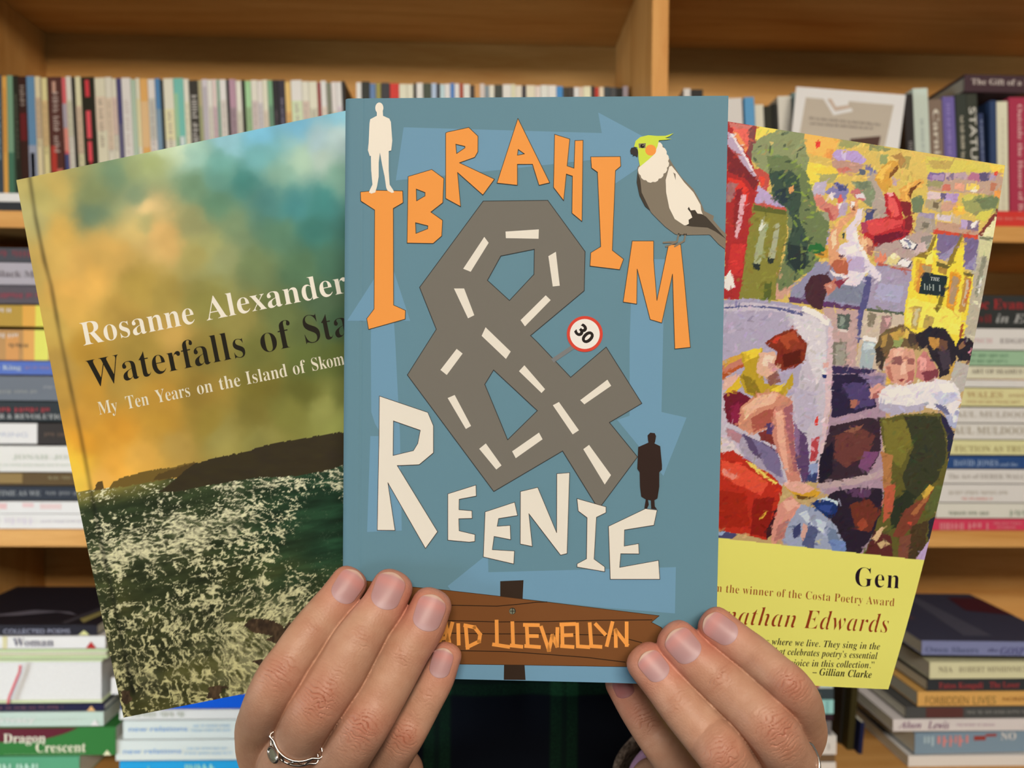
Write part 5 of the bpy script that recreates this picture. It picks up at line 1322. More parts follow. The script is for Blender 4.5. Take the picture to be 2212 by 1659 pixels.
# figures
CREAM = (240, 228, 208)
g.disc((730 + 266 / 2.963, 200 + 100 / 2.963), 26 / 2.963, CREAM, 35 / 2.963)
g.shape(fpts(R6, 250, 115, 250, 150, 208, 172, 203, 200, 198, 320, 193, 370, 205, 408, 212, 405, 214, 500, 222, 590, 205, 625, 200, 640, 215, 648, 240, 640, 252, 600, 262, 540, 262, 450, 270, 385, 285, 470, 300, 540, 310, 610, 318, 628, 345, 643, 360, 640, 355, 625, 332, 590, 326, 500,
              326, 375, 342, 372, 349, 310, 340, 190, 330, 168, 290, 150, 288, 115), CREAM)
g.shape(fpts(R8, 1720, 515, 1735, 500, 1760, 503, 1767, 520, 1762, 550, 1758, 560, 1790, 575, 1800, 680, 1800, 705, 1785, 720, 1785, 800, 1775, 865, 1758, 875, 1760, 910, 1772, 925, 1740, 922, 1738, 875, 1722, 872, 1727, 900, 1718, 920, 1702, 920, 1710, 870, 1685, 855, 1678, 800, 1676, 720,
              1663, 700, 1668, 580, 1725, 555, 1722, 540), (52, 36, 30))
# the bird
GB, DB = (130, 118, 100), (66, 58, 48)
g.shape(fpts(R7, 838, 318, 870, 350, 897, 410, 930, 465, 980, 540, 1060, 620, 1100, 690, 1130, 760, 1190, 790, 1185, 815, 1240, 880, 1268, 905, 1263, 1003, 1220, 970, 1165, 910, 1020, 912, 945, 908, 880, 860, 790, 770, 735, 670, 705, 560, 702, 480, 760, 400), GB)
for L in ((965, 905, 955, 955, 925, 968), (1008, 905, 1000, 950, 960, 970), (955, 955, 868, 960), (955, 955, 885, 985), (1000, 950, 940, 985)):
    g.line(fpts(R7, *L), 3.6, GB)
g.shape(fpts(R7, 702, 510, 720, 560, 728, 640, 785, 758, 750, 728, 715, 660, 697, 575), DB)
sc = []
for i, (a, b) in enumerate(zip([(833, 318), (862, 350), (888, 395), (897, 440), (890, 482), (868, 520), (838, 552), (800, 572), (757, 562), (722, 532)], [(862, 350), (888, 395), (897, 440), (890, 482), (868, 520), (838, 552), (800, 572), (757, 562), (722, 532), (710, 480)])):
    sc.append(a)
    mx_, my_ = (a[0] + b[0]) / 2, (a[1] + b[1]) / 2
    dx, dy = b[0] - a[0], b[1] - a[1]
    L = math.hypot(dx, dy)
    sc += [(mx_ - dx * .22 + dy / L * 9, my_ - dy * .22 - dx / L * 9), (mx_ + dx * .22 + dy / L * 9, my_ + dy * .22 - dx / L * 9)]
g.shape(fpts(R7, *[c for q in sc + [(710, 480), (770, 430), (800, 400)] for c in q]), CREAM)
g.shape(fpts(R7, 905, 475, 920, 470, 960, 520, 1000, 575, 1060, 640, 1105, 720, 1108, 752, 1122, 792, 1090, 822, 1060, 850, 1000, 850, 940, 810, 905, 740, 885, 640, 882, 560), CREAM)
g.shape(fpts(R7, 1030, 732, 1042, 755, 1070, 752, 1085, 775, 1112, 778, 1140, 795, 1190, 850, 1267, 937, 1200, 890, 1150, 865, 1050, 858, 1008, 852, 1030, 840, 1028, 815, 1052, 800, 1040, 768, 1022, 745), DB)
g.shape(fpts(R7, 930, 512, 945, 522, 946, 562), GB)
for q in ((965, 905, 4), (975, 912, 3), (1000, 908, 3), (1012, 908, 3)):
    g.disc((1140 + q[0] / 2.962, 200 + q[1] / 2.962), 1.8, DB)
g.shape(fpts(R7, 680, 348, 690, 310, 720, 286, 770, 274, 830, 279, 880, 278, 933, 261, 905, 282, 878, 292, 920, 299, 875, 304, 838, 307, 830, 345, 805, 400, 770, 432, 718, 475, 708, 425, 706, 380, 700, 352), (206, 220, 72))
g.shape(fpts(R7, 655, 372, 662, 355, 685, 350, 703, 366, 706, 385, 702, 412, 695, 412, 688, 402, 668, 410, 676, 398, 660, 394), (56, 50, 48))
g.shape(fpts(R7, 708, 328, 755, 325, 752, 357, 712, 356), (128, 116, 96))
g.disc((1140 + 733 / 2.962, 200 + 344 / 2.962), 4.4, (34, 28, 24))
g.disc((1140 + 737 / 2.962, 200 + 340 / 2.962), 1.2, (170, 150, 130))
g.disc((1140 + 786 / 2.962, 200 + 370 / 2.962), 11.8, (242, 152, 68))
g.build('cover_print', cen, M_MATT)

# ---- seascape book behind, to one side
lft = empty('held_paperback', tuple(LFT.world(-LFT.w / 2, -LFT.h / 2)))
tag(lft, 'paperback with a stormy sunset seascape cover, held behind the blue one', 'book')
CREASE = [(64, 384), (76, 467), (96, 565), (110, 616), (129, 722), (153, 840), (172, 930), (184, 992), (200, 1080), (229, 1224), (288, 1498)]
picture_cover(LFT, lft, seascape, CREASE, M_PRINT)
book_body(LFT, lft, (150, 130, 80), (70, 80, 60))
g = Print(LFT)
for s, a, b, cap, c, off in (
        [('Rosanne', (181, 747), (422, 698), 50, (236, 226, 206), -.008), ('Alexander', (447, 693), (752, 632), 50, (236, 226, 206), -.008)] +
        [('Waterfalls', (196, 838), (532, 770), 60, (32, 28, 18), -.010), ('of', (567, 763), (636, 749), 60, (32, 28, 18), -.010), ('Stars', (662, 743), (818, 712), 60, (32, 28, 18), -.010)] +
        [(w, (x0, 896 - (x0 - 216) * .205), (x1, 896 - (x1 - 216) * .205), 28, (224, 214, 188), -.009) for w, x0, x1 in
         (('My', 215, 256), ('Ten', 275, 323), ('Years', 339, 412), ('on', 428, 461), ('the', 476, 521), ('Island', 534, 622), ('of', 635, 663), ('Skomer', 676, 772))]):
    g.text(s, 'b', a, b, cap, c, off, 1.0)
g.build('cover_lettering', lft, M_PRINT)

# ---- painted book behind, to the other side
rit = empty('held_paperback', tuple(RIT.world(-RIT.w / 2, -RIT.h / 2)))
tag(rit, 'poetry paperback with a painted village scene above a yellow panel', 'book')
YEL = (240, 224, 112)
_v0 = 0.5 * (RIT.uv(1552, 1162)[1] + RIT.uv(1995, 1210)[1])


def painted(X, Y):
    line = np.interp(X, [1200, 1552, 1995, 2100], [1124, 1162, 1210, 1221])
    c = village(X, Y)
    c[Y > line] = YEL
    return c


picture_cover(RIT, rit, painted, None, M_PRINT, gain=1.16)
book_body(RIT, rit, YEL, YEL)
RP = (1540, 1150, 4.7064)
g = Print(RIT)


def tl(s, st, a, b, cap, col, off=0.0, sp=1.0):
    g.text(s, st, fpts(RP, *a)[0], fpts(RP, *b)[0], cap, col, off, sp)


tl('Gen', 'b', (1442, 545), (1892, 572), 41, (40, 26, 40), -0.011, 1.06)
tl('from the winner of the Costa Poetry Award', 'b', (-120, 590), (1842, 752), 17.5, (170, 92, 44), -0.012, 1.06)
tl('Jonathan', 'bi', (-140, 912), (840, 970), 40, (156, 62, 28), -0.014, 1.05)
tl('Edwards', 'bi', (920, 975), (1782, 1022), 40, (156, 62, 28), -0.014, 1.05)
tl('voices where we live. They sing in the', 'bi', (360, 1130), (1696, 1192), 14.2, (54, 42, 34), -0.004, 1.03)
tl('spirit that celebrates poetry’s essential', 'bi', (400, 1228), (1672, 1288), 14.2, (54, 42, 34), -0.004, 1.03)
tl('power to rejoice in this collection.”', 'bi', (420, 1345), (1640, 1382), 14.2, (54, 42, 34), -0.004, 1.03)
tl('Gillian Clarke', 'bi', (1082, 1452), (1612, 1480), 15.0, (30, 24, 20), 0.0, 1.03)
g.line(fpts(RP, 1015, 1425, 1052, 1427), 1.6, (54, 42, 34))
g.build('cover_lettering', rit, M_PRINT)
g = Print(RIT)
g.text('THE', 'b', fpts(FA, 1622, 1228)[0], fpts(FA, 1690, 1236)[0], 7.5, (200, 205, 200))
for (a, b, c, d) in smudge(1575, 1712, 1252, 1300, 8):
    g.shape(fpts(FA, a, c + (a - 1575) * .1, b, c + (a - 1575) * .1, b, d + (a - 1575) * .1, a, d + (a - 1575) * .1), (150, 160, 155))
g.build('sign_lettering', rit, M_PRINT)

# ------------------------------------------------------------------ the person holding the books
def skin_material():
    m, t, b = nodes_mat('skin', 0.46, 0.35)
    a = node(t, 'ShaderNodeAttribute', attribute_name='Col')
    tc = node(t, 'ShaderNodeTexCoord')
    n1 = node(t, 'ShaderNodeTexNoise')
    n1.inputs['Scale'].default_value = 260
    n1.inputs['Detail'].default_value = 4
    r = ramp(t, [(0.3, (.93, .9, .88)), (0.7, (1.0, 1.0, 1.0))])
    mx = node(t, 'ShaderNodeMix', data_type='RGBA', blend_type='MULTIPLY')
    mx.inputs['Factor'].default_value = 1.0
    v = node(t, 'ShaderNodeTexVoronoi')
    v.inputs['Scale'].default_value = 1300
    bp = node(t, 'ShaderNodeBump')
    bp.inputs['Strength'].default_value = 0.16
    bp.inputs['Distance'].default_value = 0.0004
    L = t.links.new
    L(tc.outputs['Object'], n1.inputs['Vector'])
    L(tc.outputs['Object'], v.inputs['Vector'])
    L(n1.outputs['Fac'], r.inputs['Fac'])
    L(a.outputs['Color'], mx.inputs[6])
    L(r.outputs['Color'], mx.inputs[7])
    L(mx.outputs[2], b.inputs['Base Color'])
    L(v.outputs['Distance'], bp.inputs['Height'])
    L(bp.outputs['Normal'], b.inputs['Normal'])
    b.inputs['Subsurface Weight'].default_value = 0.0
    b.inputs['Subsurface Radius'].default_value = (0.6, 0.25, 0.15)
    b.inputs['Subsurface Scale'].default_value = 0.0022
    return m


M_SKIN = skin_material()
M_NAIL = print_material('fingernail', 0.4, 0.35)
SKIN = (194, 145, 115)


def catmull(P, n):
    P = np.asarray(P, float)
    Q = np.vstack([2 * P[0] - P[1], P, 2 * P[-1] - P[-2]])
    out = []
    for i in range(1, len(Q) - 2):
        for s in np.linspace(0, 1, n, endpoint=False):
            a, b, c, d = Q[i - 1], Q[i], Q[i + 1], Q[i + 2]
            out.append(.5 * (2 * b + (c - a) * s + (2 * a - 5 * b + 4 * c - d) * s * s + (3 * b - a - 3 * c + d) * s ** 3))
    out.append(Q[-2])
    return np.array(out)


def tube(path, n_round=36, flat=0.92, cap0=True, cap1=True, up=(0, -1, 0)):
    """closed tube mesh along (x, y, z, r) rows with rounded ends"""
    P, r = path[:, :3], path[:, 3]
    T = np.gradient(P, axis=0)
    T /= np.linalg.norm(T, axis=1)[:, None]
    rings = []

    def ring(c, t, rad, fl=flat):
        side = np.cross(t, up)
        side /= np.linalg.norm(side)
        dor = np.cross(side, t)
        th = np.linspace(0, 2 * math.pi, n_round, endpoint=False)
        return c + rad * (np.cos(th)[:, None] * side + fl * np.sin(th)[:, None] * dor)
    if cap0:
        for k in (.995, .95, .86, .72, .52, .28):
            rings.append(ring(P[0] - T[0] * r[0] * .94 * k, T[0], r[0] * max(1 - k ** 2.5, .002) ** (1 / 2.3), flat * (1 - .10 * k)))
    for c, t, q in zip(P, T, r):
        rings.append(ring(c, t, q))
    if cap1:
        for k in (.28, .52, .72, .86, .95, .995):
            rings.append(ring(P[-1] + T[-1] * r[-1] * k, T[-1], r[-1] * math.sqrt(max(1 - k * k, .002))))
    V = np.vstack(rings)
    m = len(rings)
    F = []
    for i in range(m - 1):
        for j in range(n_round):
            k = (j + 1) % n_round
            F.append((i * n_round + j, i * n_round + k, (i + 1) * n_round + k, (i + 1) * n_round + j))
    F.append(tuple(range(n_round))[::-1])
    F.append(tuple((m - 1) * n_round + j for j in range(n_round)))
    return V, F


def merge_tubes(tubes):
    V, F, n = [], [], 0
    for v, f in tubes:
        V.append(v)
        F += [tuple(n + i for i in q) for q in f]
        n += len(v)
    return np.vstack(V), F


def fused(V, F, voxel, smooth, flip_check=True):
    """one continuous skin over overlapping tubes"""
    me = bpy.data.meshes.new('fuse')
    me.from_pydata([tuple(p) for p in V], [], F)
    bm = bmesh.new()
    bm.from_mesh(me)
    bmesh.ops.recalc_face_normals(bm, faces=bm.faces)
    bm.to_mesh(me)
    bm.free()
    o = bpy.data.objects.new('fuse', me)
    COL.objects.link(o)
    md = o.modifiers.new('r', 'REMESH')
    md.mode = 'VOXEL'
    md.voxel_size = voxel
    md.use_smooth_shade = True
    sm = o.modifiers.new('s', 'SMOOTH')
    sm.factor = .5
    sm.iterations = smooth
    dg = bpy.context.evaluated_depsgraph_get()
    out = bpy.data.meshes.new_from_object(o.evaluated_get(dg))
    bpy.data.objects.remove(o)
    bpy.data.meshes.remove(me)
    n = len(out.vertices)
    co = np.empty(n * 3)
    out.vertices.foreach_get('co', co)
    no = np.empty(n * 3)
    out.vertex_normals.foreach_get('vector', no)
    fs = [tuple(p.vertices) for p in out.polygons]
    bpy.data.meshes.remove(out)
    return co.reshape(-1, 3), no.reshape(-1, 3), fs


def cover_y(px, py):
    return CEN.p(px, py)[1]


def chain(rows, shrink=0.2):
    """rows of (px, py, millimetres in front of the blue cover, radius in px) -> (x, y, z, r) in metres"""
    out = []
    for (px, py, mm, r) in rows:
        cy_ = cover_y(min(max(px, 700), 1600), min(py, 1480))
        P = at(px, py, cy_ - (mm + .7) / 1000.0)
        out.append((*P, (r - shrink) / FPX * ((P - CAM) @ FWD)))
    return np.array(out)


RIGHT_HAND = {   # at the left of the picture; fingers from index to little finger
    'index': [(751, 1263, 7, 40), (726, 1300, 8, 43.5), (696, 1336, 10, 45.5), (660, 1380, 13, 46), (632, 1420, 16, 46.5), (603, 1462, 19, 49), (580, 1505, 17, 48), (563, 1545, 8, 46), (555, 1586, -8, 47), (580, 1650, -35, 56), (660, 1720, -72, 62)],
    'middle': [(845, 1274, 7, 45), (825, 1312, 9, 47), (799, 1346, 11, 49), (768, 1391, 14, 53.5), (736, 1446, 17, 57), (703, 1496, 20, 57.5), (672, 1542, 19, 57), (642, 1600, 6, 54), (612, 1672, -14, 58), (660, 1730, -60, 64)],
    'ring': [(930, 1313, 7, 44.5), (912, 1354, 9, 48.5), (881, 1400, 11, 51), (855, 1449, 13, 51), (823, 1507, 16, 52), (787, 1568, 19, 54), (750, 1628, 11, 54), (705, 1705, -12, 56), (700, 1750, -55, 60)],
    'little': [(964, 1419, 6, 32.5), (944, 1466, 8, 37.5), (920, 1512, 10, 38), (899, 1550, 11, 39.5), (876, 1590, 12, 41), (850, 1632, 5, 42), (805, 1705, -16, 48), (760, 1750, -55, 58)],
    'thumb': [(668, 1400, -64, 46), (655, 1460, -68, 50), (645, 1530, -74, 50), (660, 1610, -80, 56), (700, 1700, -82, 64)],
    'heel': [(868, 1664, -52, 46), (800, 1700, -66, 56), (735, 1735, -84, 70), (690, 1770, -110, 78)],
}
LEFT_HAND = {
    'index': [(1549, 1354, 7, 41), (1590, 1386, 8, 41), (1629, 1414, 10, 41), (1674, 1452, 14, 41), (1707, 1481, 17, 43), (1730, 1516, 12, 44), (1738, 1556, 0, 44), (1730, 1600, -16, 50), (1660, 1680, -50, 60), (1560, 1730, -84, 66)],
    'middle': [(1466, 1388, 7, 46), (1510, 1430, 9, 47.5), (1565, 1478, 11, 51), (1612, 1520, 14, 53.5), (1653, 1562, 18, 57), (1688, 1615, 13, 58), (1712, 1690, -12, 58), (1620, 1740, -60, 66)],
    'ring': [(1400, 1434, 7, 45), (1437, 1479, 9, 47), (1477, 1531, 12, 49.5), (1525, 1586, 15, 53.5), (1567, 1637, 18, 56), (1620, 1720, -8, 56), (1570, 1760, -60, 62)],
    'little': [(1347, 1478, -19.5, 38.5), (1375, 1528, -18, 40), (1405, 1575, -16, 41), (1440, 1622, -15, 44), (1500, 1710, -26, 48), (1510, 1750, -62, 58)],
    'thumb': [(1672, 1415, -84, 42), (1684, 1462, -88, 45), (1682, 1535, -92, 47), (1640, 1630, -94, 54), (1560, 1700, -98, 62)],
    'heel': [(1412, 1690, -74, 50), (1460, 1720, -88, 60), (1490, 1750, -108, 72), (1480, 1770, -124, 76)],
}
# (finger, joint centre px, half width of the fold zone in px along the finger, strength)
FOLDS = {'R': [((601, 1452), 46, 1.0, .75), ((690, 1512), 60, 1.0, .8), ((783, 1572), 56, 1.0, .9), ((872, 1588), 44, .9, .85), ((676, 1358), 22, .5, .2), ((776, 1378), 24, .6, .25), ((872, 1418), 24, .6, .25), ((921, 1512), 20, .6, .25)],
         'L': [((1706, 1478), 48, 1.0, .85), ((1682, 1580), 62, 1.0, .8), ((1560, 1632), 58, .9, .8), ((1632, 1424), 22, .5, .2), ((1556, 1462), 26, .8, .35), ((1465, 1520), 24, .6, .25), ((1392, 1552), 40, .8, .5)]}


def staggered(k, rows):
    """each finger rests a little over its lower neighbour away from the tips"""
    s = {'index': 6.0, 'middle': 4.0, 'ring': 2.0}.get(k, 0.0)
    return [(a, b, mm + s * min(1.0, i / 3.0) * (1 if i < 8 else .5), r) for i, (a, b, mm, r) in enumerate(rows)]


def build_hand(spec, folds):
    tubes, tips = [], []
    for k, rows in spec.items():
        c = catmull(chain(staggered(k, rows)), 9)
        tubes.append(tube(c, 40, 0.9 if k != 'heel' else 1.0))
        if k != 'heel':
            tips.append(c[0, :3])
    V, F = merge_tubes(tubes)
    V, N, F = fused(V, F, 0.00036, 1)
    px = to_px(V)
    col = np.tile(np.array(SKIN, float), (len(V), 1))
    blot = fbm(px[:, 0] / 34, px[:, 1] / 34, 5, 3)
    col += (blot - .5)[:, None] * np.array([14, 22, 22])
    facing = np.clip(-N[:, 1], 0, 1)
    disp = np.zeros(len(V))
    for (c, hw, amp, red) in folds:
        # fold lines run across the finger: find the local finger direction from the nearest spine row
        best = None
        for k, rows in spec.items():
            for a, b in zip(rows, rows[1:]):
                m = np.array([(a[0] + b[0]) / 2, (a[1] + b[1]) / 2])
                d = np.hypot(*(m - c))
                if best is None or d < best[0]:
                    best = (d, np.array([b[0] - a[0], b[1] - a[1]], float), (a[3] + b[3]) / 2)
        d = best[1] / np.linalg.norm(best[1])
        e = np.array([-d[1], d[0]])
        q = px - np.array(c)
        s, w = q @ d, q @ e
        R = best[2]
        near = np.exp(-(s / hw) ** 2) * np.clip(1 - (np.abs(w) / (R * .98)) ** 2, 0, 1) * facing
        s2 = s + 5.5 * (w / R) ** 2 * np.sign(s) + 7 * (vnoise(px[:, 0] / 15, px[:, 1] / 15, 33) - .5) * 2
        lines = np.maximum(np.cos(s2 * 2 * math.pi / 9.5), 0) ** 5
        var = vnoise(px[:, 0] / 11, px[:, 1] / 22, 37)
        disp -= amp * 0.00042 * near * lines * (.35 + .9 * var)
        disp += amp * 0.0004 * np.exp(-(s / (hw * .5)) ** 2) * np.exp(-(w / (R * .6)) ** 2) * facing
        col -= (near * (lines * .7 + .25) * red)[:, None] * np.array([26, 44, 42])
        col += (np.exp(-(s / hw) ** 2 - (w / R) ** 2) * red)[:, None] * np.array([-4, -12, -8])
    for tp in tips:
        d = np.linalg.norm(V - tp, axis=1)
        k = np.clip(1 - d / 0.0165, 0, 1)
        col += k[:, None] * np.array([6, -18, -12])
    disp += 0.00005 * (fbm(px[:, 0] / 4, px[:, 1] / 4, 71, 2) - .5)
    V = V + N * disp[:, None]
    return V, F, alb(col)


person = empty('person', (0.03, 0.6, 0.0))
tag(person, 'person in dark green tartan shirt standing behind, holding three books up with both hands', 'person')
RV, RF, RC = build_hand(RIGHT_HAND, FOLDS['R'])
LV, LF, LC = build_hand(LEFT_HAND, FOLDS['L'])

# head, neck, trunk and arms, mostly behind the books
PX, PY = 0.03, 0.60


def ell(c, r, seg=20):
    V, F = [], []
    for i in range(1, seg):
        a = math.pi * i / seg
        for j in range(seg * 2):
            b = math.pi * j / seg
            V.append((c[0] + r[0] * math.sin(a) * math.cos(b), c[1] + r[1] * math.sin(a) * math.sin(b), c[2] + r[2] * math.cos(a)))
    m = seg * 2
    for i in range(seg - 2):
        for j in range(m):
            F.append((i * m + j, i * m + (j + 1) % m, (i + 1) * m + (j + 1) % m, (i + 1) * m + j))
    F.append(tuple(range(m))[::-1])
    F.append(tuple((seg - 2) * m + j for j in range(m)))
    return np.array(V), F


HZ = 1.40
wristR, wristL = at(700, 1760, 0.385), at(1470, 1765, 0.40)
elbR, elbL = np.array([PX - .115, .515, 1.04]), np.array([PX + .125, .515, 1.04])
shR, shL = np.array([PX - .14, PY + .02, 1.225]), np.array([PX + .14, PY + .02, 1.225])


def limb(pts):
    return tube(catmull(np.array([(*p, r) for p, r in pts]), 8), 28, 1.0, up=(.3, -.7, .2))


parts = [ell((PX, PY + .005, HZ + .02), (.073, .092, .098)), ell((PX, PY - .035, HZ - .045), (.05, .055, .06)), ell((PX, PY - .05, HZ - .078), (.026, .03, .022)),
         limb([((PX, PY + .02, 1.23), .052), ((PX, PY + .012, 1.28), .05), ((PX, PY, 1.35), .05)]),
         ell((PX, PY - .098, HZ - .018), (.011, .016, .012)), limb([((PX, PY - .082, HZ + .018), .007), ((PX, PY - .095, HZ - .005), .008), ((PX, PY - .1, HZ - .018), .009)]),
         ell((PX - .074, PY + .005, HZ), (.01, .02, .03)), ell((PX + .074, PY + .005, HZ), (.01, .02, .03)),
         ell((PX, PY - .085, HZ - .052), (.022, .012, .007)), ell((PX, PY - .084, HZ - .063), (.019, .012, .007)),
         ell((PX, PY - .068, HZ - .09), (.024, .022, .017)),
         ell((PX - .029, PY - .0705, HZ + .0225), (.0145, .013, .008)), ell((PX + .029, PY - .0705, HZ + .0225), (.0145, .013, .008)), ell((PX - .029, PY - .069, HZ + .0075), (.0135, .012, .006)), ell((PX + .029, PY - .069, HZ + .0075), (.0135, .012, .006)),
         ell((PX - .028, PY - .078, HZ + .034), (.02, .01, .006)), ell((PX + .028, PY - .078, HZ + .034), (.02, .01, .006)),
         limb([((PX, PY + .03, .84), .11), ((PX, PY + .03, 1.0), .105), ((PX, PY + .03, 1.15), .115), ((PX, PY + .03, 1.2), .09)]),
         limb([(shR, .05), ((shR + elbR) / 2, .042), (elbR, .036), ((elbR + wristR) / 2, .027), (wristR, .024)]),
         limb([(shL, .05), ((shL + elbL) / 2, .042), (elbL, .036), ((elbL + wristL) / 2, .027), (wristL, .024)]),
         limb([((PX - .08, PY + .03, .9), .085), ((PX - .085, PY + .02, .5), .062), ((PX - .085, PY + .03, .08), .045)]),
         limb([((PX + .08, PY + .03, .9), .085), ((PX + .085, PY + .02, .5), .062), ((PX + .085, PY + .03, .08), .045)])]
BV, BF = merge_tubes(parts)
BV, BN, BF = fused(BV, BF, 0.0042, 4)
col = np.tile(np.array(SKIN, float), (len(BV), 1))
lips = np.exp(-((BV[:, 0] - PX) / .022) ** 2 - ((BV[:, 2] - HZ + .057) / .011) ** 2) * (BV[:, 1] < PY - .06)
col += lips[:, None] * np.array([-20, -60, -50])
allV = np.vstack([BV, RV, LV])
allF = BF + [tuple(i + len(BV) for i in f) for f in RF] + [tuple(i + len(BV) + len(RV) for i in f) for f in LF]
allC = np.vstack([alb(col), RC, LC])
me = bpy.data.meshes.new('body')
me.from_pydata([tuple(p) for p in allV - np.array(person.location)], [], allF)
at_ = me.attributes.new('Col', 'FLOAT_COLOR', 'POINT')
at_.data.foreach_set('color', np.hstack([allC, np.ones((len(allC), 1))]).astype(np.float32).ravel())
me.polygons.foreach_set('use_smooth', [True] * len(me.polygons))
me.materials.append(M_SKIN)
me.set_sharp_from_angle(angle=math.radians(30))
body = bpy.data.objects.new('body', me)
COL.objects.link(body)
body.parent = person

# fingernails, laid on the finger surface
TREES = {'R': BVHTree.FromPolygons([Vector(p) for p in RV], RF), 'L': BVHTree.FromPolygons([Vector(p) for p in LV], LF)}


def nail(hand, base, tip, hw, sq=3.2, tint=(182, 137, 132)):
    base, tip = np.array(base, float), np.array(tip, float)
    d = tip - base
    e = np.array([-d[1], d[0]]) / np.linalg.norm(d)
    ns, nt = 24, 19
    V, C = [], []
    S_, T_, RY, K, ok = [], [], [], [], []
    for i in range(ns):
        s = .022 + .978 * (i / (ns - 1)) ** 1.35
        if s < .34:
            w = max((1 - ((.34 - s) / .34) ** 2.3) ** (1 / 2.0), .3)
        else:
            w = (1 - ((s - .34) / .66) ** 7.0 * .42) * (1 + .03 * math.sin((s - .34) * 4.7))
        for j in range(nt):
            t = -1 + 2 * j / (nt - 1)
            base_round = .03 * t * t * max(0, 1 - s / .3)          # the nail fold curves back at the base
            tip_round = -.07 * t * t * max(0, (s - .7) / .3)
            q = base + d * (s + base_round + tip_round) + e * hw * w * t
            r = ray(*q)
            r = r / np.linalg.norm(r)
            hit, n, _, dist = TREES[hand].ray_cast(Vector(CAM), Vector(r))
            S_.append(s)
            T_.append(t * w)
            RY.append(r)
            K.append(dist if hit is not None else 0)
            ok.append(hit is not None and s < .86 and abs(t) < .86)
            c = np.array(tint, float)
            c = c + np.array([12, 20, 22]) * math.exp(-((s - .08) / .12) ** 2) * (1 - .5 * abs(t))
            edge = .925 - .05 * t * t
            c = c + np.array([16, -2, -6]) * math.exp(-((s - .74) / .16) ** 2)
            k = min(1, max(0, (s - edge) / .03))
            c = c * (1 - .7 * k) + np.array([214, 184, 152]) * .7 * k
            if abs(t) > .93 or s < .02:
                c = c * .5 + np.array([196, 140, 112]) * .5
            C.append(c)
    S_, T_, K, ok = np.array(S_), np.array(T_), np.array(K), np.array(ok)
    A = np.stack([S_ ** 0, S_, T_, S_ * T_, S_ ** 2, T_ ** 2, S_ * T_ ** 2, T_ ** 4], -1)
    fit = np.linalg.lstsq(A[ok], K[ok], rcond=None)[0]
    kk = A @ fit
    near = np.where(K > 0, K, kk)
    lift = 0.00010 + .00022 * np.minimum(1, S_ * 5) * (1 - T_ ** 4) + .00016 * S_
    kk = np.minimum(kk, np.where(K > 0, near + .0001, kk)) - lift
    V = [CAM + r * k for r, k in zip(RY, kk)]
    F = [(i * nt + j, i * nt + j + 1, (i + 1) * nt + j + 1, (i + 1) * nt + j) for i in range(ns - 1) for j in range(nt - 1)]
    me = bpy.data.meshes.new('fingernail')
    me.from_pydata([tuple(v - np.array(person.location)) for v in V], [], F)
    a = me.attributes.new('Col', 'FLOAT_COLOR', 'POINT')
    a.data.foreach_set('color', np.hstack([alb(np.array(C)), np.ones((len(C), 1))]).astype(np.float32).ravel())
    me.polygons.foreach_set('use_smooth', [True] * len(me.polygons))
    me.materials.append(M_NAIL)
    o = bpy.data.objects.new('fingernail', me)
    COL.objects.link(o)
    o.parent = person
    md = o.modifiers.new('thick', 'SOLIDIFY')
    md.thickness = 0.0004
    md.offset = -1
    sb = o.modifiers.new('smooth', 'SUBSURF')
    sb.levels = sb.render_levels = 1


for a in (('R', (729, 1301), (773, 1234), 30), ('R', (823, 1317), (853, 1237), 33), ('R', (913, 1364), (941, 1285), 32), ('R', (944, 1466), (962, 1400), 23.5)):
    nail(*a)
for a in (('L', (1591, 1382), (1522, 1335), 29), ('L', (1503, 1427), (1450, 1364), 33), ('L', (1436, 1468), (1390, 1411), 28)):
    nail(*a)
nail('L', (1356, 1508), (1338, 1462), 22, tint=(160, 98, 92))  # redder tint, darkened for the shade below the book's edge


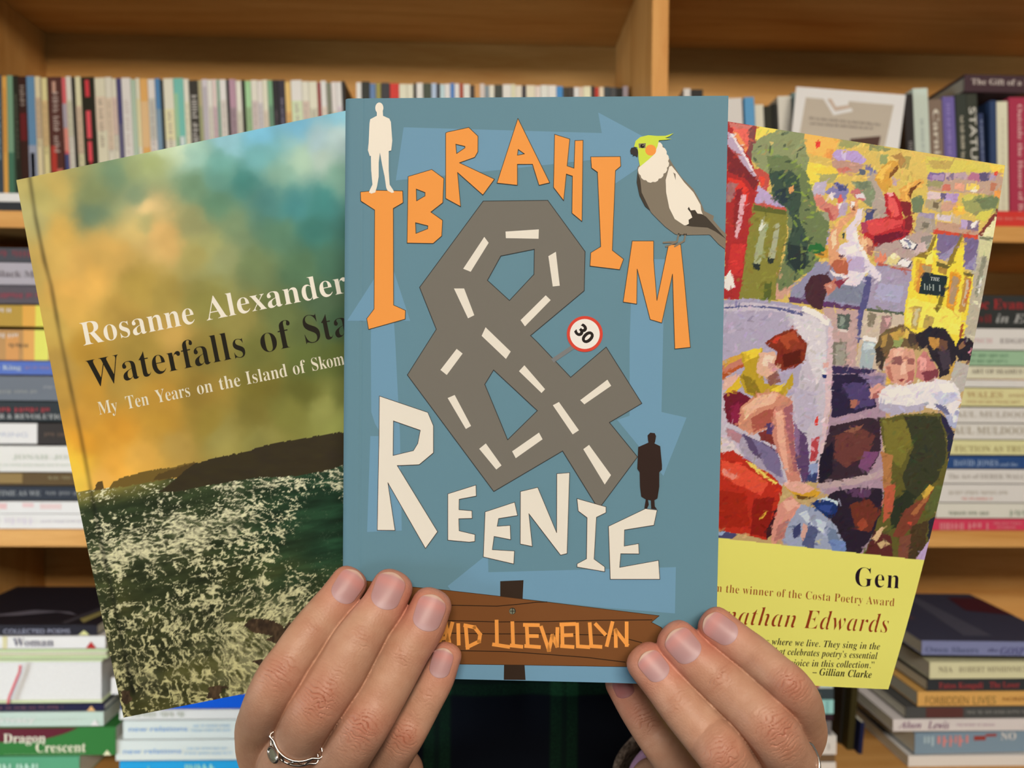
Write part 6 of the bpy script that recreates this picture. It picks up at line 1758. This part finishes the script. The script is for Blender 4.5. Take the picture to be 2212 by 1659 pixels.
# shirt, trousers, cuffs, hair
def tartan():
    m, t, b = nodes_mat('dark_tartan_flannel', 0.85, 0.1)
    tc = node(t, 'ShaderNodeTexCoord')
    sp = node(t, 'ShaderNodeSeparateXYZ')
    L = t.links.new
    L(tc.outputs['Object'], sp.inputs[0])

    def band(out, period, width, phase):
        a = node(t, 'ShaderNodeMath', operation='ADD')
        a.inputs[1].default_value = phase
        f = node(t, 'ShaderNodeMath', operation='PINGPONG')
        f.inputs[1].default_value = period / 2
        s = node(t, 'ShaderNodeMapRange', interpolation_type='SMOOTHSTEP')
        s.inputs[1].default_value = width + .0012
        s.inputs[2].default_value = width - .0012
        L(out, a.inputs[0])
        L(a.outputs[0], f.inputs[0])
        L(f.outputs[0], s.inputs[0])
        return s.outputs[0]
    tot = None
    for out, ph in ((sp.outputs[0], .06), (sp.outputs[2], -1.064)):
        w, n = band(out, .084, .0092, ph), band(out, .084, .0016, ph)
        k = node(t, 'ShaderNodeMath', operation='MULTIPLY_ADD')
        L(n, k.inputs[0])
        k.inputs[1].default_value = -.45
        L(w, k.inputs[2])
        if tot is None:
            tot = k.outputs[0]
        else:
            s = node(t, 'ShaderNodeMath', operation='ADD')
            L(tot, s.inputs[0])
            L(k.outputs[0], s.inputs[1])
            tot = s.outputs[0]
    n = node(t, 'ShaderNodeTexNoise')
    n.inputs['Scale'].default_value = 900
    L(tc.outputs['Object'], n.inputs['Vector'])
    ml = node(t, 'ShaderNodeMath', operation='MULTIPLY')
    dv = node(t, 'ShaderNodeMath', operation='MULTIPLY_ADD')
    dv.inputs[1].default_value, dv.inputs[2].default_value = .8, .2
    L(n.outputs['Fac'], dv.inputs[0])
    hv = node(t, 'ShaderNodeMath', operation='MULTIPLY')
    hv.inputs[1].default_value = .62
    L(tot, hv.inputs[0])
    L(hv.outputs[0], ml.inputs[0])
    L(dv.outputs[0], ml.inputs[1])
    r = ramp(t, [(0.0, (.005, .007, .013)), (0.3, (.006, .020, .014)), (0.8, (.018, .085, .036))])
    L(ml.outputs[0], r.inputs['Fac'])
    L(r.outputs['Color'], b.inputs['Base Color'])
    return m


def soft(name, tubes, voxel, mat, parent=None, smooth=5):
    V, F = merge_tubes(tubes)
    V, N, F = fused(V, F, voxel, smooth)
    p = parent or person
    me = bpy.data.meshes.new(name)
    me.from_pydata([tuple(v) for v in V - np.array(p.location)], [], F)
    me.polygons.foreach_set('use_smooth', [True] * len(me.polygons))
    me.materials.append(mat)
    o = bpy.data.objects.new(name, me)
    COL.objects.link(o)
    o.parent = p
    return o


cuffR, cuffL = wristR * .45 + elbR * .55, wristL * .72 + elbL * .28
soft('shirt', [limb([((PX - .03, PY + .03, .86), .122), ((PX - .03, PY + .03, 1.0), .118), ((PX - .03, PY + .03, 1.15), .122), ((PX - .03, PY + .035, 1.21), .08)]),
               limb([((PX + .03, PY + .03, .86), .122), ((PX + .03, PY + .03, 1.0), .118), ((PX + .03, PY + .03, 1.15), .122), ((PX + .03, PY + .035, 1.21), .08)]),
               limb([((PX - .13, PY + .03, 1.225), .06), ((PX, PY + .03, 1.24), .064), ((PX + .13, PY + .03, 1.225), .06)]),
               limb([(shR, .062), ((shR + elbR) / 2, .054), (elbR, .048)]), limb([(shL, .062), ((shL + elbL) / 2, .054), (elbL, .048)])], 0.005, tartan())


def knit():
    m, t, b = nodes_mat('brown_knit', 0.95, 0.05)
    tc = node(t, 'ShaderNodeTexCoord')
    n = node(t, 'ShaderNodeTexNoise')
    n.inputs['Scale'].default_value = 520
    n.inputs['Detail'].default_value = 5
    r = ramp(t, [(0.3, alb((66, 54, 46))), (0.7, alb((142, 122, 106)))])
    bp = node(t, 'ShaderNodeBump')
    bp.inputs['Strength'].default_value = 0.8
    bp.inputs['Distance'].default_value = 0.002
    L = t.links.new
    L(tc.outputs['Object'], n.inputs['Vector'])
    L(n.outputs['Fac'], r.inputs['Fac'])
    L(r.outputs['Color'], b.inputs['Base Color'])
    L(n.outputs['Fac'], bp.inputs['Height'])
    L(bp.outputs['Normal'], b.inputs['Normal'])
    return m


M_KNIT = knit()
soft('sleeve', [limb([(cuffR, .034), ((cuffR + elbR) / 2, .039), (elbR, .046)])], 0.0035, M_KNIT)


def open_sleeve(pts):
    V, F = tube(catmull(np.array([(*p, r) for p, r in pts]), 10), 40, 1.0, False, False, (.3, -.7, .2))
    F = F[:-2]
    V = V + np.random.default_rng(3).normal(0, .0005, V.shape)
    me = bpy.data.meshes.new('sleeve')
    me.from_pydata([tuple(v) for v in V - np.array(person.location)], [], F)
    me.polygons.foreach_set('use_smooth', [True] * len(me.polygons))
    me.materials.append(M_KNIT)
    o = bpy.data.objects.new('sleeve', me)
    COL.objects.link(o)
    o.parent = person
    md = o.modifiers.new('thick', 'SOLIDIFY')
    md.thickness = 0.004
    md.offset = 1
    sb = o.modifiers.new('round', 'SUBSURF')
    sb.levels = sb.render_levels = 2


c0 = at(1446, 1702, .395)
open_sleeve([(c0, .0320), (c0 * .8 + elbL * .2, .033), (c0 * .4 + elbL * .6, .039), (elbL, .047)])
soft('trousers', [limb([((PX - .08, PY + .03, .9), .1), ((PX - .085, PY + .02, .5), .08), ((PX - .085, PY + .03, .06), .062)]), limb([((PX + .08, PY + .03, .9), .1), ((PX + .085, PY + .02, .5), .08), ((PX + .085, PY + .03, .06), .062)])], 0.007,
     plain('dark_denim', (.012, .016, .03), .9, .1))
for s in (-1, 1):
    soft('shoe', [limb([((PX + s * .085, PY + .06, .045), .038), ((PX + s * .088, PY - .04, .04), .036), ((PX + s * .092, PY - .12, .033), .03)])], 0.005, plain('black_leather', (.012, .011, .01), .5, .4))
soft('hair', [ell((PX, PY + .022, HZ + .034), (.084, .096, .1)), ell((PX - .062, PY + .035, HZ - .06), (.03, .05, .09)), ell((PX + .062, PY + .035, HZ - .06), (.03, .05, .09)), ell((PX, PY + .07, HZ - .06), (.07, .04, .1))], 0.005,
     plain('dark_brown_hair', alb((70, 48, 36)), .5, .4))
for s in (-1, 1):
    V, F = ell((PX + s * .029, PY - .0715, HZ + .015), (.0115, .0115, .0115), 12)
    g = MB()
    for f in F:
        c = V[list(f)].mean(0)
        d = math.hypot(c[0] - PX - s * .029, c[2] - HZ - .015)
        g.poly(V[list(f)], (.02, .015, .012) if d < .0026 and c[1] < PY - .0715 else (.1, .07, .04) if d < .0055 and c[1] < PY - .0715 else (.75, .73, .7))
    g.build('eye', M_NAIL, person, person.location, smooth=True)


for s in (-1, 1):
    soft('eyebrow', [limb([((PX + s * .012, PY - .0865, HZ + .037), .0028), ((PX + s * .028, PY - .086, HZ + .042), .003), ((PX + s * .046, PY - .074, HZ + .037), .002)])], 0.0015, plain('brown_brow', alb((64, 44, 34)), .7, .2), smooth=1)


# rings and the hair tie at the wrist
def silver():
    m, t, b = nodes_mat('worn_silver', 0.2, 0.5)
    b.inputs['Metallic'].default_value = 1.0
    n = node(t, 'ShaderNodeTexNoise')
    n.inputs['Scale'].default_value = 350
    r = ramp(t, [(0.35, (.42, .38, .33)), (0.6, (.86, .82, .76))])
    t.links.new(n.outputs['Fac'], r.inputs['Fac'])
    t.links.new(r.outputs['Color'], b.inputs['Base Color'])
    return m


M_SILVER = silver()


def surf_ring(hand, c, ax, rad, wave=None, n=96, arc=(0, 2 * math.pi), lift=.00045):
    """points of a closed loop lying on the finger: c centre, ax axis; rays are shot from outside towards the axis"""
    ax = ax / np.linalg.norm(ax)
    s = np.cross(ax, (0, -1, 0))
    s /= np.linalg.norm(s)
    d = np.cross(s, ax)
    out = []
    for th in np.linspace(*arc, n, endpoint=arc[1] - arc[0] < 6.2):
        u = math.cos(th) * s + math.sin(th) * d
        c2 = c + (ax * wave(th) if wave else 0)
        hit = TREES[hand].ray_cast(Vector(c2 + u * (rad + .005)), Vector(-u))[0]
        q = rad + lift
        if hit is not None and u[1] < .2:
            q = max(rad * .8, min(rad * 1.25, float((np.array(hit) - c2) @ u))) + lift
        out.append(q)
    out = np.array(out)
    for _ in range(4):
        out = .5 * out + .25 * (np.roll(out, 1) + np.roll(out, -1))
    out = np.array([c + (ax * wave(th) if wave else 0) + (math.cos(th) * s + math.sin(th) * d) * q for th, q in zip(np.linspace(*arc, n, endpoint=False), out)])
    return np.array(out)


def loop_tube(P, r, closed=True, nr=10, squash=1.0):
    n = len(P)
    V, F = [], []
    ctr = P.mean(0)
    for i in range(n):
        a, b = P[(i - 1) % n] if closed or i > 0 else P[i], P[(i + 1) % n] if closed or i < n - 1 else P[i]
        t = (b - a) / np.linalg.norm(b - a)
        o = P[i] - ctr
        o -= t * (o @ t)
        o /= np.linalg.norm(o)
        w = np.cross(t, o)
        rr = r(i / n) if callable(r) else r
        for k in range(nr):
            th = 2 * math.pi * k / nr
            V.append(P[i] + rr * (math.cos(th) * w + squash * math.sin(th) * o))
    for i in range(n if closed else n - 1):
        for k in range(nr):
            j = (i + 1) % n
            F.append((i * nr + k, i * nr + (k + 1) % nr, j * nr + (k + 1) % nr, j * nr + k))
    return V, F


def part_mesh(name, lst, mat, root):
    V, F = merge_tubes([(np.array(v), f) for v, f in lst])
    me = bpy.data.meshes.new(name)
    me.from_pydata([tuple(v) for v in V - np.array(root.location)], [], F)
    me.polygons.foreach_set('use_smooth', [True] * len(me.polygons))
    me.materials.append(mat)
    o = bpy.data.objects.new(name, me)
    COL.objects.link(o)
    o.parent = root
    return o


def ring_frame(spec, finger, i, f):
    c = chain(staggered(finger, spec[finger]))
    a, b = c[i], c[i + 1]
    q = a + (b - a) * f
    return q[:3], (b - a)[:3], q[3]


c, ax, r = ring_frame(RIGHT_HAND, 'middle', 6, .8)
ax = ax / np.linalg.norm(ax) + np.array([0, .55, 0])
ax /= np.linalg.norm(ax)
ringr = empty('finger_ring', tuple(c))
tag(ringr, 'openwork silver ring with an oval grey stone, on the finger over the seascape book', 'ring')
up_ = surf_ring('R', c - ax * .0019, ax, r * 1.03)
lo_ = surf_ring('R', c + ax * .0019, ax, r * 1.03, lambda th: .0006 * math.sin(3 * th))
wv_ = surf_ring('R', c, ax, r * 1.03, lambda th: .0018 * math.sin(9 * th))
part_mesh('band', [loop_tube(up_, .00042), loop_tube(lo_, .00042), loop_tube(wv_, .00042)], M_SILVER, ringr)
s_ = np.cross(ax, (0, -1, 0))
s_ /= np.linalg.norm(s_)
d_ = np.cross(s_, ax)
tgt = np.array([603.0, 1622.0])
th_best = min(np.linspace(0, 2 * math.pi, 200), key=lambda th: np.hypot(*(to_px(c + (math.cos(th) * s_ + math.sin(th) * d_) * r * 1.06) - tgt)) + (0 if math.sin(th) > -.2 else 1e4))
u_ = math.cos(th_best) * s_ + math.sin(th_best) * d_
cam_dir = (CAM - c) / np.linalg.norm(CAM - c)
sc_ = c + u_ * (r * 1.02 + .0013) + ax * .0004
u_ = u_ * .55 + cam_dir * .75
u_ /= np.linalg.norm(u_)
tn = np.cross(ax, u_)
la, lb = (ax * .6 + tn * .8), None
la /= np.linalg.norm(la)
lb = np.cross(u_, la)
oval = np.array([sc_ + la * .0037 * math.cos(t) + lb * .0025 * math.sin(t) for t in np.linspace(0, 2 * math.pi, 36, endpoint=False)])
part_mesh('bezel', [loop_tube(oval, .0006)], M_SILVER, ringr)
V, F = ell((0, 0, 0), (1, 1, 1), 12)
V = sc_ + V[:, :1] * la * .0035 + V[:, 1:2] * lb * .0023 + V[:, 2:3] * u_ * .0010
part_mesh('stone', [(V, F)], plain('grey_green_stone', alb((112, 112, 92)), .15, .6), ringr)

c, ax, r = ring_frame(LEFT_HAND, 'middle', 5, .32)
ax = ax / np.linalg.norm(ax) + np.array([-.1, .5, 0])
ax /= np.linalg.norm(ax)
ringl = empty('finger_ring', tuple(c))
tag(ringl, 'plain twisted silver ring on the finger in front of the yellow panel', 'ring')
part_mesh('band', [loop_tube(surf_ring('L', c - ax * .0011, ax, r * 1.03, lambda th: .0015 * math.sin(3 * th)), .0006), loop_tube(surf_ring('L', c + ax * .0011, ax, r * 1.03, lambda th: -.0015 * math.sin(3 * th)), .0006),
                   loop_tube(surf_ring('L', c, ax, r * 1.01, None), .0005)], M_SILVER, ringl)

P0 = at(1408, 1686, .372)
axw = (elbL - wristL) / np.linalg.norm(elbL - wristL)
tie = empty('hair_tie', tuple(P0))
tag(tie, 'pale pink hair tie around the wrist beside the brown knitted cuff', 'hair tie')
s_ = np.cross(axw, (0, -1, 0))
s_ /= np.linalg.norm(s_)
d_ = np.cross(s_, axw)
cw = at(1462, 1716, .386)
loop = np.array([cw + .0240 * (math.cos(t) * s_ + math.sin(t) * d_) for t in np.linspace(0, 2 * math.pi, 60, endpoint=False)])
part_mesh('elastic_band', [loop_tube(loop, .0026)], plain('pink_elastic', alb((196, 152, 180)), .8, .1), tie)
